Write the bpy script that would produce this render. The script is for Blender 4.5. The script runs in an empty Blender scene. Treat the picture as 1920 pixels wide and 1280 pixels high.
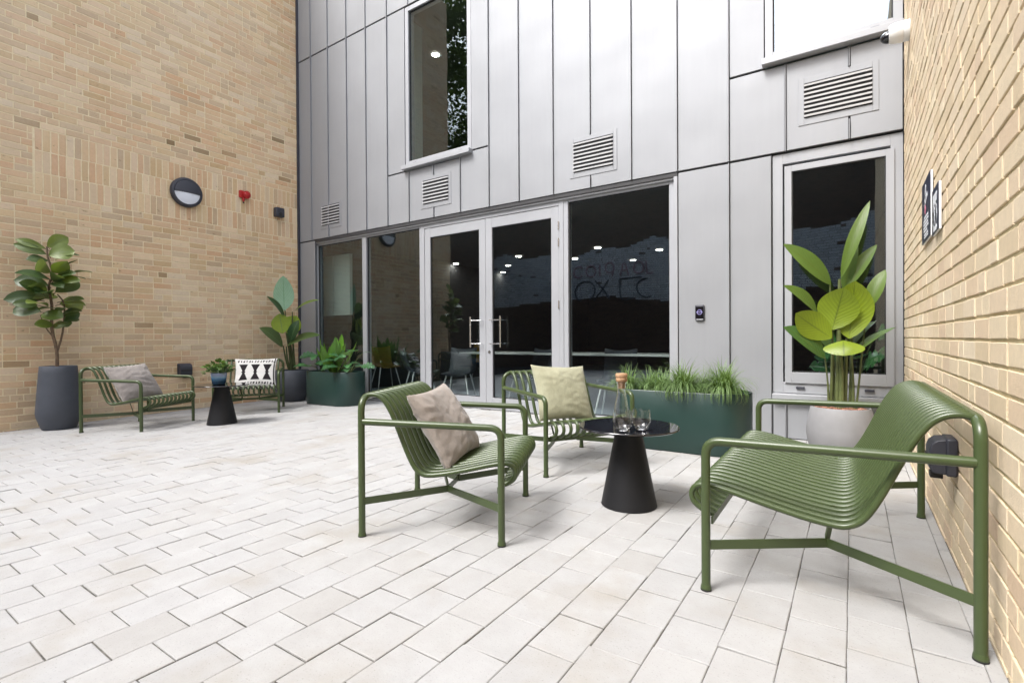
import bpy, math, random
from mathutils import Vector, Matrix, noise
random.seed(11)
S = bpy.context.scene
COL = S.collection
PI = math.pi
R = math.radians
V = Vector

# ------------------------------------------------------------------ materials
def new_mat(name):
    m = bpy.data.materials.new(name); m.use_nodes = True
    nt = m.node_tree; nt.nodes.clear()
    out = nt.nodes.new('ShaderNodeOutputMaterial')
    return m, nt, out

def N(nt, kind, **kw):
    n = nt.nodes.new(kind)
    for k, v in kw.items():
        if k.startswith('i_'):
            n.inputs[k[2:].replace('_', ' ')].default_value = v
        else:
            setattr(n, k, v)
    return n

def rgb(c): return (c[0], c[1], c[2], 1.0)

def ramp(nt, fac, stops):
    r = nt.nodes.new('ShaderNodeValToRGB')
    e = r.color_ramp.elements
    while len(e) < len(stops): e.new(0.5)
    for i, (p, c) in enumerate(stops):
        e[i].position = p; e[i].color = rgb(c)
    nt.links.new(fac, r.inputs[0])
    return r.outputs[0]

def mixc(nt, fac, a, b, mode='MIX'):
    m = nt.nodes.new('ShaderNodeMix'); m.data_type = 'RGBA'; m.blend_type = mode
    for sock, val in ((0, fac), (6, a), (7, b)):
        if hasattr(val, 'links'): nt.links.new(val, m.inputs[sock])
        else: m.inputs[sock].default_value = val if sock == 0 else rgb(val)
    return m.outputs[2]

def math_n(nt, op, a, b=None, c=None):
    m = nt.nodes.new('ShaderNodeMath'); m.operation = op
    for i, val in enumerate((a, b, c)):
        if val is None: continue
        if hasattr(val, 'links'): nt.links.new(val, m.inputs[i])
        else: m.inputs[i].default_value = val
    return m.outputs[0]

def attr(nt, name):
    a = nt.nodes.new('ShaderNodeAttribute'); a.attribute_name = name
    return a.outputs['Fac']

def coords(nt, kind='Object'):
    return nt.nodes.new('ShaderNodeTexCoord').outputs[kind]

def noise_n(nt, scale, detail=3, rough=.55, co=None, stretch=None):
    co = co or coords(nt)
    if stretch:
        mp = nt.nodes.new('ShaderNodeMapping'); mp.inputs['Scale'].default_value = stretch
        nt.links.new(co, mp.inputs[0]); co = mp.outputs[0]
    n = nt.nodes.new('ShaderNodeTexNoise')
    n.inputs['Scale'].default_value = scale; n.inputs['Detail'].default_value = detail
    n.inputs['Roughness'].default_value = rough
    nt.links.new(co, n.inputs['Vector'])
    return n.outputs['Fac']

def bump(nt, h, strength, dist=.01):
    b = nt.nodes.new('ShaderNodeBump')
    b.inputs['Strength'].default_value = strength; b.inputs['Distance'].default_value = dist
    nt.links.new(h, b.inputs['Height'])
    return b.outputs[0]

def principled(nt, out, col, rough=.5, metal=0., normal=None, spec=.5, coat=0.):
    p = nt.nodes.new('ShaderNodeBsdfPrincipled')
    for key, val in (('Base Color', col), ('Roughness', rough), ('Metallic', metal)):
        if hasattr(val, 'links'): nt.links.new(val, p.inputs[key])
        else: p.inputs[key].default_value = rgb(val) if key == 'Base Color' else val
    p.inputs['Specular IOR Level'].default_value = spec
    p.inputs['Coat Weight'].default_value = coat
    if normal is not None: nt.links.new(normal, p.inputs['Normal'])
    if out is not None: nt.links.new(p.outputs[0], out.inputs[0])
    return p

def simple(name, col, rough=.5, metal=0., var=.12, vscale=6., bscale=None, bstr=.1, spec=.5, coat=0.):
    m, nt, out = new_mat(name)
    f = noise_n(nt, vscale, 4)
    c = ramp(nt, f, [(.25, tuple(x*(1-var) for x in col)), (.75, tuple(min(1, x*(1+var)) for x in col))])
    nrm = bump(nt, noise_n(nt, bscale, 3), bstr, .004) if bscale else None
    rr = math_n(nt, 'MULTIPLY_ADD', noise_n(nt, vscale*2.3, 3), .18, rough-.09)
    principled(nt, out, c, rr, metal, nrm, spec, coat)
    return m

def brick_mat(name, stops, dark=.0, blot=(0, 0, 0), blotf=.0, wash=.0):
    m, nt, out = new_mat(name)
    t = attr(nt, 'tint')
    c = ramp(nt, t, stops)
    f1 = noise_n(nt, 3.0, 4)
    f2 = noise_n(nt, 38., 4, .65)
    c = mixc(nt, .55, c, mixc(nt, f2, tuple(.72 for _ in range(3)), (1.2, 1.18, 1.15)), 'MULTIPLY')
    c = mixc(nt, .35, c, mixc(nt, f1, (.75, .74, .74), (1.2, 1.2, 1.2)), 'MULTIPLY')
    # small kiln marks and pits
    sp = noise_n(nt, 90., 2, .6)
    spot = ramp(nt, sp, [(.70, (0, 0, 0)), (.78, (1, 1, 1))])
    c = mixc(nt, math_n(nt, 'MULTIPLY', spot, .35), c, (.12, .075, .05))
    if blotf:   # darker kiln-burnt patches on the brick itself
        st = noise_n(nt, 9., 3, .6, stretch=(1, 1.4, 3.))
        c = mixc(nt, math_n(nt, 'MULTIPLY', ramp(nt, st, [(.66, (0, 0, 0)), (.74, (1, 1, 1))]), blotf), c, blot)
    if wash:    # pale lime bloom drifting over the wall in patches
        wf = noise_n(nt, .55, 4, .6, stretch=(1, .8, 1.2)); wg = noise_n(nt, 5., 4, .7)
        c = mixc(nt, math_n(nt, 'MULTIPLY', math_n(nt, 'MULTIPLY', ramp(nt, wf, [(.44, (0, 0, 0)), (.66, (1, 1, 1))]), wg), wash*1.5), c, (.70, .60, .46))
    h = math_n(nt, 'MULTIPLY_ADD', noise_n(nt, 55., 5, .7), .6, math_n(nt, 'MULTIPLY', noise_n(nt, 160., 2), .4))
    principled(nt, out, c, .85, 0, bump(nt, h, .55, .006), .25)
    return m

def mortar_mat(name, a, b):
    m, nt, out = new_mat(name)
    c = ramp(nt, noise_n(nt, 14., 5, .7), [(.3, a), (.7, b)])
    principled(nt, out, c, .95, 0, bump(nt, noise_n(nt, 120., 3), .5, .004), .15)
    return m

M = {}
M['brick_buff'] = brick_mat('buff_brick', [(0, (.56, .395, .225)), (.13, (.71, .54, .335)), (.27, (.60, .405, .25)), (.40, (.76, .60, .41)),
    (.52, (.52, .385, .255)), (.64, (.69, .49, .305)), (.75, (.615, .385, .23)), (.86, (.72, .585, .42)), (.93, (.43, .295, .17)), (.965, (.34, .235, .13)), (1, (.20, .135, .065))], blot=(.17, .11, .05), blotf=.6, wash=.5)
M['brick_cream'] = brick_mat('cream_brick', [(0, (.63, .51, .345)), (.3, (.71, .60, .43)), (.6, (.67, .53, .375)),
    (.85, (.73, .63, .47)), (1, (.60, .455, .32))])
M['brick_old'] = brick_mat('old_dark_brick', [(0, (.10, .065, .05)), (.5, (.15, .10, .075)), (1, (.07, .05, .045))])
M['brick_white'] = brick_mat('whitewashed_brick', [(0, (.55, .60, .66)), (.5, (.62, .66, .70)), (1, (.42, .46, .5))])
M['mortar_cream'] = mortar_mat('cream_mortar', (.70, .57, .36), (.80, .70, .50))
M['mortar_yellow'] = mortar_mat('yellow_mortar', (.50, .41, .235), (.62, .53, .33))
M['mortar_dark'] = mortar_mat('dark_mortar', (.10, .09, .08), (.16, .14, .12))

def paver_mat():
    m, nt, out = new_mat('pale_concrete_paver')
    t = attr(nt, 'tint')
    c = ramp(nt, t, [(0, (.335, .335, .338)), (.35, (.352, .354, .360)), (.65, (.343, .341, .340)), (.9, (.362, .364, .369)), (1, (.328, .325, .322))])
    f = noise_n(nt, 7., 5, .65)
    c = mixc(nt, .7, c, mixc(nt, f, (.76, .74, .71), (1.14, 1.14, 1.14)), 'MULTIPLY')
    st = noise_n(nt, 2.1, 4, .6)
    c = mixc(nt, math_n(nt, 'MULTIPLY', ramp(nt, st, [(.52, (0, 0, 0)), (.72, (1, 1, 1))]), .55), c, (.265, .24, .20))
    sp = noise_n(nt, 170., 2, .5)
    c = mixc(nt, math_n(nt, 'MULTIPLY', ramp(nt, sp, [(.62, (0, 0, 0)), (.72, (1, 1, 1))]), .42), c, (.17, .16, .14))
    h = math_n(nt, 'ADD', noise_n(nt, 60., 5, .7), math_n(nt, 'MULTIPLY', noise_n(nt, 9., 3), .8))
    principled(nt, out, c, .82, 0, bump(nt, h, .35, .004), .3)
    return m
M['paver'] = paver_mat()
M['sand'] = mortar_mat('joint_sand', (.04, .037, .034), (.18, .17, .155))
M['asphalt'] = simple('asphalt', (.05, .05, .052), .9, 0, .3, 20, 150, .3)

def metal_mat(name, col, rough, metal, wav=.05):
    m, nt, out = new_mat(name)
    c = ramp(nt, noise_n(nt, 1.3, 4), [(.3, tuple(x*.95 for x in col)), (.7, tuple(x*1.04 for x in col))])
    c = mixc(nt, .12, c, mixc(nt, noise_n(nt, 4., 4, .6, stretch=(6, 6, .35)), (.6, .6, .6), (1.2, 1.2, 1.2)), 'MULTIPLY')
    r = math_n(nt, 'MULTIPLY_ADD', noise_n(nt, 2.2, 4), .16, rough-.08)
    principled(nt, out, c, r, metal, bump(nt, noise_n(nt, 1.6, 1, .4), wav, .25), .5)
    return m
M['zinc'] = metal_mat('silver_cladding', (.282, .291, .309), .50, .18, .055)
M['frame'] = metal_mat('silver_frame', (.345, .355, .378), .45, .15, .02)
M['blade'] = simple('white_blade_paint', (.66, .67, .69), .4, 0, .03)
M['seam'] = simple('dark_gap', (.035, .035, .038), .7)
M['steel'] = simple('brushed_steel', (.78, .78, .79), .25, 1., .04)
M['green'] = simple('olive_green_powder_coat', (.048, .070, .0245), .33, 0, .05, 9, 320, .06, .5)
M['rubber'] = simple('dark_rubber', (.02, .02, .02), .7)
M['black_metal'] = simple('black_textured_metal', (.0085, .0085, .010), .52, 0, .12, 20, 400, .12, .32)
M['slate'] = simple('slate_plastic', (.035, .037, .05), .5, 0, .1)
M['pot_dark'] = simple('anthracite_pot', (.062, .069, .086), .6, 0, .10, 7, 90, .12)
M['pot_grey'] = simple('pale_grey_pot', (.215, .215, .222), .65, 0, .08, 8, 70, .15)
M['planter'] = simple('dark_green_planter', (.013, .036, .031), .38, 0, .08, 4, 200, .05, .5)
M['white'] = simple('white_plastic', (.8, .8, .8), .35, 0, .03)
M['red'] = simple('red_plastic', (.40, .012, .012), .35, 0, .05)
M['soil'] = simple('dark_soil', (.035, .024, .016), .95, 0, .5, 40, 80, .8)
M['bark_chip'] = simple('terracotta_chips', (.27, .13, .085), .85, 0, .5, 60, 60, .6)
M['bark'] = simple('brown_bark', (.14, .095, .06), .9, 0, .35, 30, 60, .6)
M['stem'] = simple('green_stem', (.055, .075, .025), .55, 0, .4, 14, 40, .3)
M['stem_pale'] = simple('olive_stem', (.085, .105, .034), .5, 0, .3, 14, 40, .2)
M['cork'] = simple('cork', (.40, .24, .135), .8, 0, .25, 60, 120, .4)
M['navy'] = simple('navy_sign', (.012, .016, .045), .35, 0, .05)
M['pink'] = simple('pink_print', (.55, .18, .25), .5, 0, .05)
M['print'] = simple('white_print', (.72, .74, .78), .5, 0, .05)
M['spray_pink'] = simple('faded_pink_spray', (.40, .24, .30), .7, 0, .3)
M['spray_dark'] = simple('worn_dark_spray', (.10, .11, .13), .8, 0, .4)
M['lilac'] = simple('lilac_print', (.22, .20, .42), .4, 0, .05)
M['floor_in'] = simple('grey_blue_floor', (.34, .38, .45), .35, 0, .1)
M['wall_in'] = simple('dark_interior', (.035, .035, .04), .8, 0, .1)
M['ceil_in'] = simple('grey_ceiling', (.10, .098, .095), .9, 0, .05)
M['pale_in'] = simple('pale_green_plaster', (.48, .55, .50), .8, 0, .03)
M['yellow'] = simple('mustard_seat', (.26, .16, .02), .6, 0, .1)
M['grey_seat'] = simple('grey_seat', (.03, .034, .045), .6, 0, .1)
M['table_white'] = simple('white_laminate', (.42, .42, .42), .3, 0, .02)
M['diffuser'] = simple('opal_diffuser', (.74, .77, .84), .3, 0, .02)

def emit(name, col, s):
    m, nt, out = new_mat(name)
    e = N(nt, 'ShaderNodeEmission'); e.inputs[0].default_value = rgb(col); e.inputs[1].default_value = s
    nt.links.new(e.outputs[0], out.inputs[0]); return m
M['lamp'] = emit('lit_downlight', (1, .93, .82), 28.)

def pane_mat(name, tint, refl):
    m, nt, out = new_mat(name)
    tr = N(nt, 'ShaderNodeBsdfTransparent'); tr.inputs[0].default_value = rgb(tint)
    gl = N(nt, 'ShaderNodeBsdfGlossy'); gl.inputs['Roughness'].default_value = .006; gl.inputs['Color'].default_value = (.82, .91, 1., 1.)
    nt.links.new(bump(nt, noise_n(nt, .9, 1), .012, .3), gl.inputs['Normal'])
    fr = N(nt, 'ShaderNodeFresnel'); gb = N(nt, 'ShaderNodeNewGeometry')
    nt.links.new(math_n(nt, 'MULTIPLY_ADD', gb.outputs['Backfacing'], 1/1.5-1.5, 1.5), fr.inputs[0])
    f = math_n(nt, 'MULTIPLY_ADD', fr.outputs[0], 1.0, refl); 
    f = math_n(nt, 'MINIMUM', f, 1.0)
    mx = N(nt, 'ShaderNodeMixShader'); nt.links.new(f, mx.inputs[0])
    nt.links.new(tr.outputs[0], mx.inputs[1]); nt.links.new(gl.outputs[0], mx.inputs[2])
    nt.links.new(mx.outputs[0], out.inputs[0]); return m
M['pane'] = pane_mat('tinted_pane', (.84, .88, .87), .045)
M['pane_mirror'] = pane_mat('sky_boosted_pane', (.5, .55, .55), .27)  # reflectance raised so this window mirrors a whiter sky

def clear_glass():
    m, nt, out = new_mat('clear_glass')
    p = principled(nt, out, (1, 1, 1), .0)
    p.inputs['Transmission Weight'].default_value = 1.; p.inputs['IOR'].default_value = 1.45
    f = noise_n(nt, 20., 2); nt.links.new(bump(nt, f, .01, .01), p.inputs['Normal'])
    return m
M['glass'] = clear_glass()
def black_glass():
    m, nt, out = new_mat('black_glass')
    c = ramp(nt, noise_n(nt, 5., 3), [(.3, (.006, .006, .008)), (.7, (.009, .009, .012))])
    principled(nt, out, c, .02, 0, None, .8); return m
M['black_glass'] = black_glass()

def leaf_mat(name, dark, light, back, vein, trans=.22, rough=.38, vfreq=16.):
    m, nt, out = new_mat(name)
    t, lu, lv = attr(nt, 'tint'), attr(nt, 'lu'), attr(nt, 'lv')
    c = ramp(nt, t, [(0, dark), (1, light)])
    c = mixc(nt, .5, c, mixc(nt, noise_n(nt, 16., 4), (.6, .6, .6), (1.25, 1.25, 1.2)), 'MULTIPLY')
    au = math_n(nt, 'ABSOLUTE', lu)
    s = math_n(nt, 'SINE', math_n(nt, 'MULTIPLY', math_n(nt, 'SUBTRACT', math_n(nt, 'MULTIPLY', lv, vfreq), math_n(nt, 'MULTIPLY', au, 4.)), 2*PI))
    vs = math_n(nt, 'SMOOTH_MIN', 1., math_n(nt, 'MAXIMUM', 0., math_n(nt, 'MULTIPLY_ADD', s, 5., -4.)), .01)
    rib = math_n(nt, 'MAXIMUM', 0., math_n(nt, 'MULTIPLY_ADD', au, -16., 1.2))
    v = math_n(nt, 'MINIMUM', 1., math_n(nt, 'MAXIMUM', math_n(nt, 'MULTIPLY', vs, .65), rib))
    c = mixc(nt, math_n(nt, 'MULTIPLY', v, .75), c, vein)
    geo = N(nt, 'ShaderNodeNewGeometry')
    c2 = mixc(nt, geo.outputs['Backfacing'], c, mixc(nt, .6, c, back))
    h = math_n(nt, 'MULTIPLY_ADD', s, .5, noise_n(nt, 30., 2))
    nrm = bump(nt, h, .25, .004)
    p = principled(nt, None, c2, rough, 0, nrm, .5)
    tl = N(nt, 'ShaderNodeBsdfTranslucent')
    nt.links.new(mixc(nt, .5, c2, (.35, .5, .05), 'MIX'), tl.inputs[0])
    mx = N(nt, 'ShaderNodeMixShader'); mx.inputs[0].default_value = trans
    nt.links.new(p.outputs[0], mx.inputs[1]); nt.links.new(tl.outputs[0], mx.inputs[2])
    nt.links.new(mx.outputs[0], out.inputs[0]); return m
M['leaf_fig'] = leaf_mat('fiddle_leaf', (.016, .052, .018), (.14, .19, .026), (.10, .13, .06), (.12, .17, .06))
M['leaf_banana'] = leaf_mat('banana_leaf', (.028, .085, .026), (.195, .265, .014), (.14, .22, .08), (.07, .10, .012), .25, .38, 11.)
M['leaf_corner'] = leaf_mat('rubber_leaf', (.018, .055, .022), (.26, .36, .03), (.18, .30, .20), (.12, .2, .08), .2, .32, 12.)
M['leaf_pale'] = leaf_mat('pale_leaf', (.22, .40, .28), (.30, .48, .34), (.22, .40, .28), (.10, .25, .14), .2, .35, 10.)
M['leaf_fern'] = leaf_mat('fern_leaf', (.05, .17, .015), (.17, .38, .03), (.10, .22, .05), (.22, .42, .10), .25, .35, 9.)
M['leaf_split'] = leaf_mat('split_leaf', (.016, .065, .028), (.05, .17, .05), (.05, .12, .06), (.09, .18, .08), .15, .3, 7.)
M['grass'] = leaf_mat('grass_blade', (.045, .125, .032), (.155, .255, .085), (.16, .25, .09), (.2, .3, .1), .25, .5, 1.)
M['herb'] = leaf_mat('herb_leaf', (.01, .035, .018), (.15, .28, .06), (.06, .12, .05), (.05, .1, .04), .15, .4, 5.)
M['tree_leaf'] = leaf_mat('tree_leaf', (.03, .06, .015), (.08, .13, .03), (.06, .1, .03), (.08, .12, .04), .3, .5, 5.)

def fabric(name, a, b, bs=.5):
    m, nt, out = new_mat(name)
    co = coords(nt)
    c = ramp(nt, noise_n(nt, 9., 5, .6), [(.3, a), (.7, b)])
    w = noise_n(nt, 420., 2, .5, stretch=(1, .12, 1))
    w2 = noise_n(nt, 420., 2, .5, stretch=(.12, 1, 1))
    wv = math_n(nt, 'ADD', w, w2)
    c = mixc(nt, .3, c, ramp(nt, math_n(nt, 'MULTIPLY', wv, .5), [(.3, (.6, .6, .6)), (.7, (1.3, 1.3, 1.3))]), 'MULTIPLY')
    cr = noise_n(nt, 26., 3, .55, stretch=(1., .3, .6))
    h = math_n(nt, 'MULTIPLY_ADD', wv, .14, math_n(nt, 'MULTIPLY_ADD', cr, .55, noise_n(nt, 11., 4, .6, stretch=(1., .5, 1))))
    p = principled(nt, out, c, .95, 0, bump(nt, h, bs, .012), .15)
    p.inputs['Sheen Weight'].default_value = .25
    return m
M['taupe'] = fabric('taupe_linen', (.245, .212, .188), (.315, .277, .247))
M['grey_linen'] = fabric('warm_grey_linen', (.27, .24, .225), (.34, .305, .285))
M['sage'] = fabric('pale_sage_linen', (.285, .283, .192), (.335, .333, .235))
def pattern_fabric():
    m, nt, out = new_mat('patterned_cotton')
    t = attr(nt, 'tint')
    c = mixc(nt, ramp(nt, t, [(.45, (0, 0, 0)), (.55, (1, 1, 1))]), (.62, .61, .59), (.024, .020, .022))
    c = mixc(nt, .4, c, mixc(nt, noise_n(nt, 240., 2), (.6, .6, .6), (1.25, 1.25, 1.25)), 'MULTIPLY')
    principled(nt, out, c, .95, 0, bump(nt, noise_n(nt, 180., 3), .4, .006), .1); return m
M['pattern'] = pattern_fabric()
def glaze():
    m, nt, out = new_mat('blue_glaze')
    sep = N(nt, 'ShaderNodeSeparateXYZ'); nt.links.new(coords(nt), sep.inputs[0])
    z = math_n(nt, 'MULTIPLY_ADD', noise_n(nt, 30., 3), .02, sep.outputs[2])
    c = ramp(nt, math_n(nt, 'MULTIPLY', z, 7.), [(.12, (.012, .03, .05)), (.35, (.02, .06, .11)), (.55, (.03, .13, .27)), (.7, (.16, .30, .42)), (.85, (.22, .27, .40))])
    principled(nt, out, c, .15, 0, None, .6); return m
M['glaze'] = glaze()

# ------------------------------------------------------------------ mesh builder
class MB:
    def __init__(s): s.v = []; s.f = []; s.mi = []; s.t = []; s.u = []; s.w = []; s.m = 0; s.tint = 0.
    def vert(s, p, u=0., w=0.):
        s.v.append((p[0], p[1], p[2])); s.t.append(s.tint); s.u.append(u); s.w.append(w); return len(s.v)-1
    def face(s, ids): s.f.append(tuple(ids)); s.mi.append(s.m)
    def poly(s, pts): s.face([s.vert(p) for p in pts])
    def box(s, x0, x1, y0, y1, z0, z1):
        c = [s.vert(p) for p in ((x0,y0,z0),(x1,y0,z0),(x1,y1,z0),(x0,y1,z0),(x0,y0,z1),(x1,y0,z1),(x1,y1,z1),(x0,y1,z1))]
        for q in ((0,3,2,1),(4,5,6,7),(0,1,5,4),(1,2,6,5),(2,3,7,6),(3,0,4,7)): s.face([c[i] for i in q])
    def obox(s, c, ax, ay, az):
        c, ax, ay, az = V(c), V(ax), V(ay), V(az)
        P = [c+ax*i+ay*j+az*k for k in (-1,1) for (i,j) in ((-1,-1),(1,-1),(1,1),(-1,1))]
        I = [s.vert(p) for p in P]
        for q in ((0,3,2,1),(4,5,6,7),(0,1,5,4),(1,2,6,5),(2,3,7,6),(3,0,4,7)): s.face([I[i] for i in q])
    def bar(s, a, b, w, h):      # flat bar from a to b, w thick sideways, h tall
        a, b = V(a), V(b); d = b-a; L = d.length; d.normalize()
        side = d.cross(V((0,0,1))).normalized()
        s.obox((a+b)/2, d*L/2, side*w/2, V((0,0,h/2)))
    def tube(s, pts, r, n=10, cap=True):
        pts = [V(p) for p in pts]; rings = []
        rr = r if isinstance(r, (list, tuple)) else [r]*len(pts)
        T = [(pts[min(i+1, len(pts)-1)]-pts[max(i-1, 0)]).normalized() for i in range(len(pts))]
        up = V((0,0,1)) if abs(T[0].z) < .9 else V((1,0,0))
        nrm = (up-T[0]*up.dot(T[0])).normalized()
        for i, p in enumerate(pts):
            nrm = (nrm-T[i]*nrm.dot(T[i])).normalized(); bi = T[i].cross(nrm)
            rings.append([s.vert(p+(nrm*math.cos(2*PI*k/n)+bi*math.sin(2*PI*k/n))*rr[i], 0, i/len(pts)) for k in range(n)])
        for a, b in zip(rings, rings[1:]):
            for k in range(n): s.face((a[k], a[(k+1)%n], b[(k+1)%n], b[k]))
        if cap: s.face(rings[0][::-1]); s.face(rings[-1])
    def lathe(s, prof, n=48, c=(0,0,0), sx=1., sy=1.):
        rings = []
        for r, z in prof:
            if r < 1e-6: rings.append([s.vert((c[0], c[1], c[2]+z))])
            else: rings.append([s.vert((c[0]+r*sx*math.cos(2*PI*k/n), c[1]+r*sy*math.sin(2*PI*k/n), c[2]+z)) for k in range(n)])
        for a, b in zip(rings, rings[1:]):
            if len(a) == 1 and len(b) == 1: continue
            for k in range(n):
                k2 = (k+1) % n
                if len(a) == 1: s.face((a[0], b[k2], b[k]))
                elif len(b) == 1: s.face((a[k], a[k2], b[0]))
                else: s.face((a[k], a[k2], b[k2], b[k]))
    def prism(s, outline, z0, z1, top=True, bottom=True):
        n = len(outline)
        a = [s.vert((x, y, z0)) for x, y in outline]; b = [s.vert((x, y, z1)) for x, y in outline]
        for k in range(n): s.face((a[k], a[(k+1)%n], b[(k+1)%n], b[k]))
        if top: s.face(b)
        if bottom: s.face(a[::-1])
    def leaf(s, b, t, w, nrm=(0,0,1), arch=.12, fold=.18, n=9, lobes=0, tint=.5, peak=.45, wave=.0):
        b, t = V(b), V(t); ax = t-b; L = ax.length; d = ax.normalized(); nn = V(nrm)
        nn = nn-d*nn.dot(d)
        if nn.length < .05: nn = V((.3, -.8, .2)); nn = nn-d*nn.dot(d)
        nn.normalize(); sd = d.cross(nn); s.tint = tint
        rows = []; ph = random.random()*6
        for i in range(n+1):
            q = i/n
            x = q/peak*.5 if q < peak else .5+(q-peak)/(1-peak)*.5
            hw = w/2*max(0., math.sin(PI*x))**.72
            if lobes and .06 < q < .98: hw *= .42+.58*abs(math.sin(PI*lobes*q))**.6
            hw = max(hw, .002)
            cen = b+d*(L*q)+nn*(arch*L*math.sin(PI*q*.85))
            row = []
            for u in (-1, -.55, 0, .55, 1):
                off = fold*hw*abs(u)+wave*w*math.sin(ph+q*9+u*2)*abs(u)
                row.append(s.vert(cen+sd*(hw*u)+nn*off, u, q))
            rows.append(row)
        for a, c in zip(rows, rows[1:]):
            for k in range(4): s.face((a[k], a[k+1], c[k+1], c[k]))
    def build(s, name, mats, parent=None, world=False, flat=False, bevel=0., ang=38):
        me = bpy.data.meshes.new(name); me.from_pydata(s.v, [], s.f)
        if not isinstance(mats, (list, tuple)): mats = [mats]
        for m in mats: me.materials.append(m)
        me.polygons.foreach_set('material_index', s.mi)
        for nm, dat in (('tint', s.t), ('lu', s.u), ('lv', s.w)):
            a = me.attributes.new(nm, 'FLOAT', 'POINT'); a.data.foreach_set('value', dat)
        if not flat:
            me.shade_smooth(); me.set_sharp_from_angle(angle=R(ang))
        me.update()
        o = bpy.data.objects.new(name, me); COL.objects.link(o)
        if parent: o.parent = parent
        if parent and world: o.location = -parent.location
        if bevel:
            b = o.modifiers.new('bevel', 'BEVEL'); b.width = bevel; b.segments = 2; b.limit_method = 'ANGLE'; b.angle_limit = R(40)
        return o

def tag(o, label, cat, group=None):
    o['label'] = label; o['category'] = cat
    if group: o['group'] = group
    return o
def struct(o): o['kind'] = 'structure'; return o
def thing(name, label, cat, loc=(0,0,0), rz=0., group=None, scale=1.):
    o = bpy.data.objects.new(name, None); COL.objects.link(o); o.empty_display_size = .1
    o.location = loc; o.rotation_euler = (0, 0, rz); o.scale = (scale,)*3
    return tag(o, label, cat, group)
def dup(root, loc, rz, label, group=None, scale=1.):
    r = root.copy(); COL.objects.link(r); r.location = loc; r.rotation_euler = (0, 0, rz); r.scale = (scale,)*3
    r['label'] = label
    if group: r['group'] = group
    for ch in list(root.children):
        c = ch.copy(); COL.objects.link(c); c.parent = r
        for g in list(ch.children):
            d = g.copy(); COL.objects.link(d); d.parent = c
    return r

def smooth(pts, k=4):        # Catmull-Rom
    pts = [V(p) for p in pts]; out = []
    for i in range(len(pts)-1):
        p0, p1, p2, p3 = pts[max(i-1,0)], pts[i], pts[i+1], pts[min(i+2,len(pts)-1)]
        for j in range(k):
            t = j/k
            out.append(.5*((2*p1)+(p2-p0)*t+(2*p0-5*p1+4*p2-p3)*t*t+(3*p1-p0-3*p2+p3)*t**3))
    out.append(pts[-1]); return out
def fillet(pts, r, k=6):     # polyline with rounded corners
    pts = [V(p) for p in pts]; out = [pts[0]]
    for a, b, c in zip(pts, pts[1:], pts[2:]):
        d1 = (a-b).normalized(); d2 = (c-b).normalized()
        p, q = b+d1*r, b+d2*r
        for j in range(k+1):
            t = j/k; out.append(p*(1-t)**2+b*2*t*(1-t)+q*t*t)
    out.append(pts[-1]); return out

# ------------------------------------------------------------------ ground
YF = 5.305            # cladding face
YG = 5.385            # glazing face
WL, WR = -8.15, .36   # brick wall faces
def zg(X, Y):
    s = min(1, max(0, (-4.5-X)/3.75))
    return -s*(.055+.012*(5.385-max(1., min(Y, 5.385))))

def slab_block(mb, cx, cy, hx, hy, ztop, h, bev, nx=1):
    J = lambda a: random.uniform(-a, a)
    pts = []
    for i, j in ((-1,-1),(1,-1),(1,1),(-1,1)):
        pts.append((cx+i*hx+J(.0012), cy+j*hy+J(.0012)))
    dz = ztop+J(.0012); tl = (J(.0015), J(.0015))
    def zz(p): return zg(*p)+dz+tl[0]*(p[0]-cx)/hx+tl[1]*(p[1]-cy)/hy
    a = [mb.vert((p[0], p[1], zz(p)-h)) for p in pts]
    b = [mb.vert((p[0], p[1], zz(p)-bev*.8)) for p in pts]
    q = [(cx+(p[0]-cx)*(1-bev/hx), cy+(p[1]-cy)*(1-bev/hy)) for p in pts]
    c = [mb.vert((p[0], p[1], zz(p))) for p in q]
    for lo, hi in ((a, b), (b, c)):
        for k in range(4): mb.face((lo[k], lo[(k+1)%4], hi[(k+1)%4], hi[k]))
    mb.face(c)

PW, PL = .1650, .2125
mb = MB()
ncol = 0
x = -.0157-PW*52
k = 0
while x < WR-.02:
    off = (k % 2)*PL*.5+random.uniform(-.005, .005)
    y = 1.63-PL*24+off
    x1 = min(x+PW, WR-.006)
    while y < YG-.01:
        y1 = min(y+PL, YG-.012)
        if x1 > -8.14 and y1-y > .04 and x1-x > .02:
            mb.tint = random.random()
            xa = max(x, -8.145)
            slab_block(mb, (xa+x1)/2, (y+y1)/2, (x1-xa)/2-.0012, (y1-y)/2-.0025, 0., .03, .0026)
        y += PL
    x += PW; k += 1
struct(mb.build('paving', M['paver'], flat=True))
mb = MB()
nx, ny = 26, 16
G = [[mb.vert((-8.6+9.0*i/nx, -3.6+9.1*j/ny, zg(-8.6+9.0*i/nx, -3.6+9.1*j/ny)-.0045)) for j in range(ny+1)] for i in range(nx+1)]
for i in range(nx):
    for j in range(ny): mb.face((G[i][j], G[i+1][j], G[i+1][j+1], G[i][j+1]))
struct(mb.build('paving_bed', M['sand']))
mb = MB(); mb.poly([(-300,-300,-.2),(300,-300,-.2),(300,300,-.2),(-300,300,-.2)])
struct(mb.build('ground', M['asphalt']))

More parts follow.
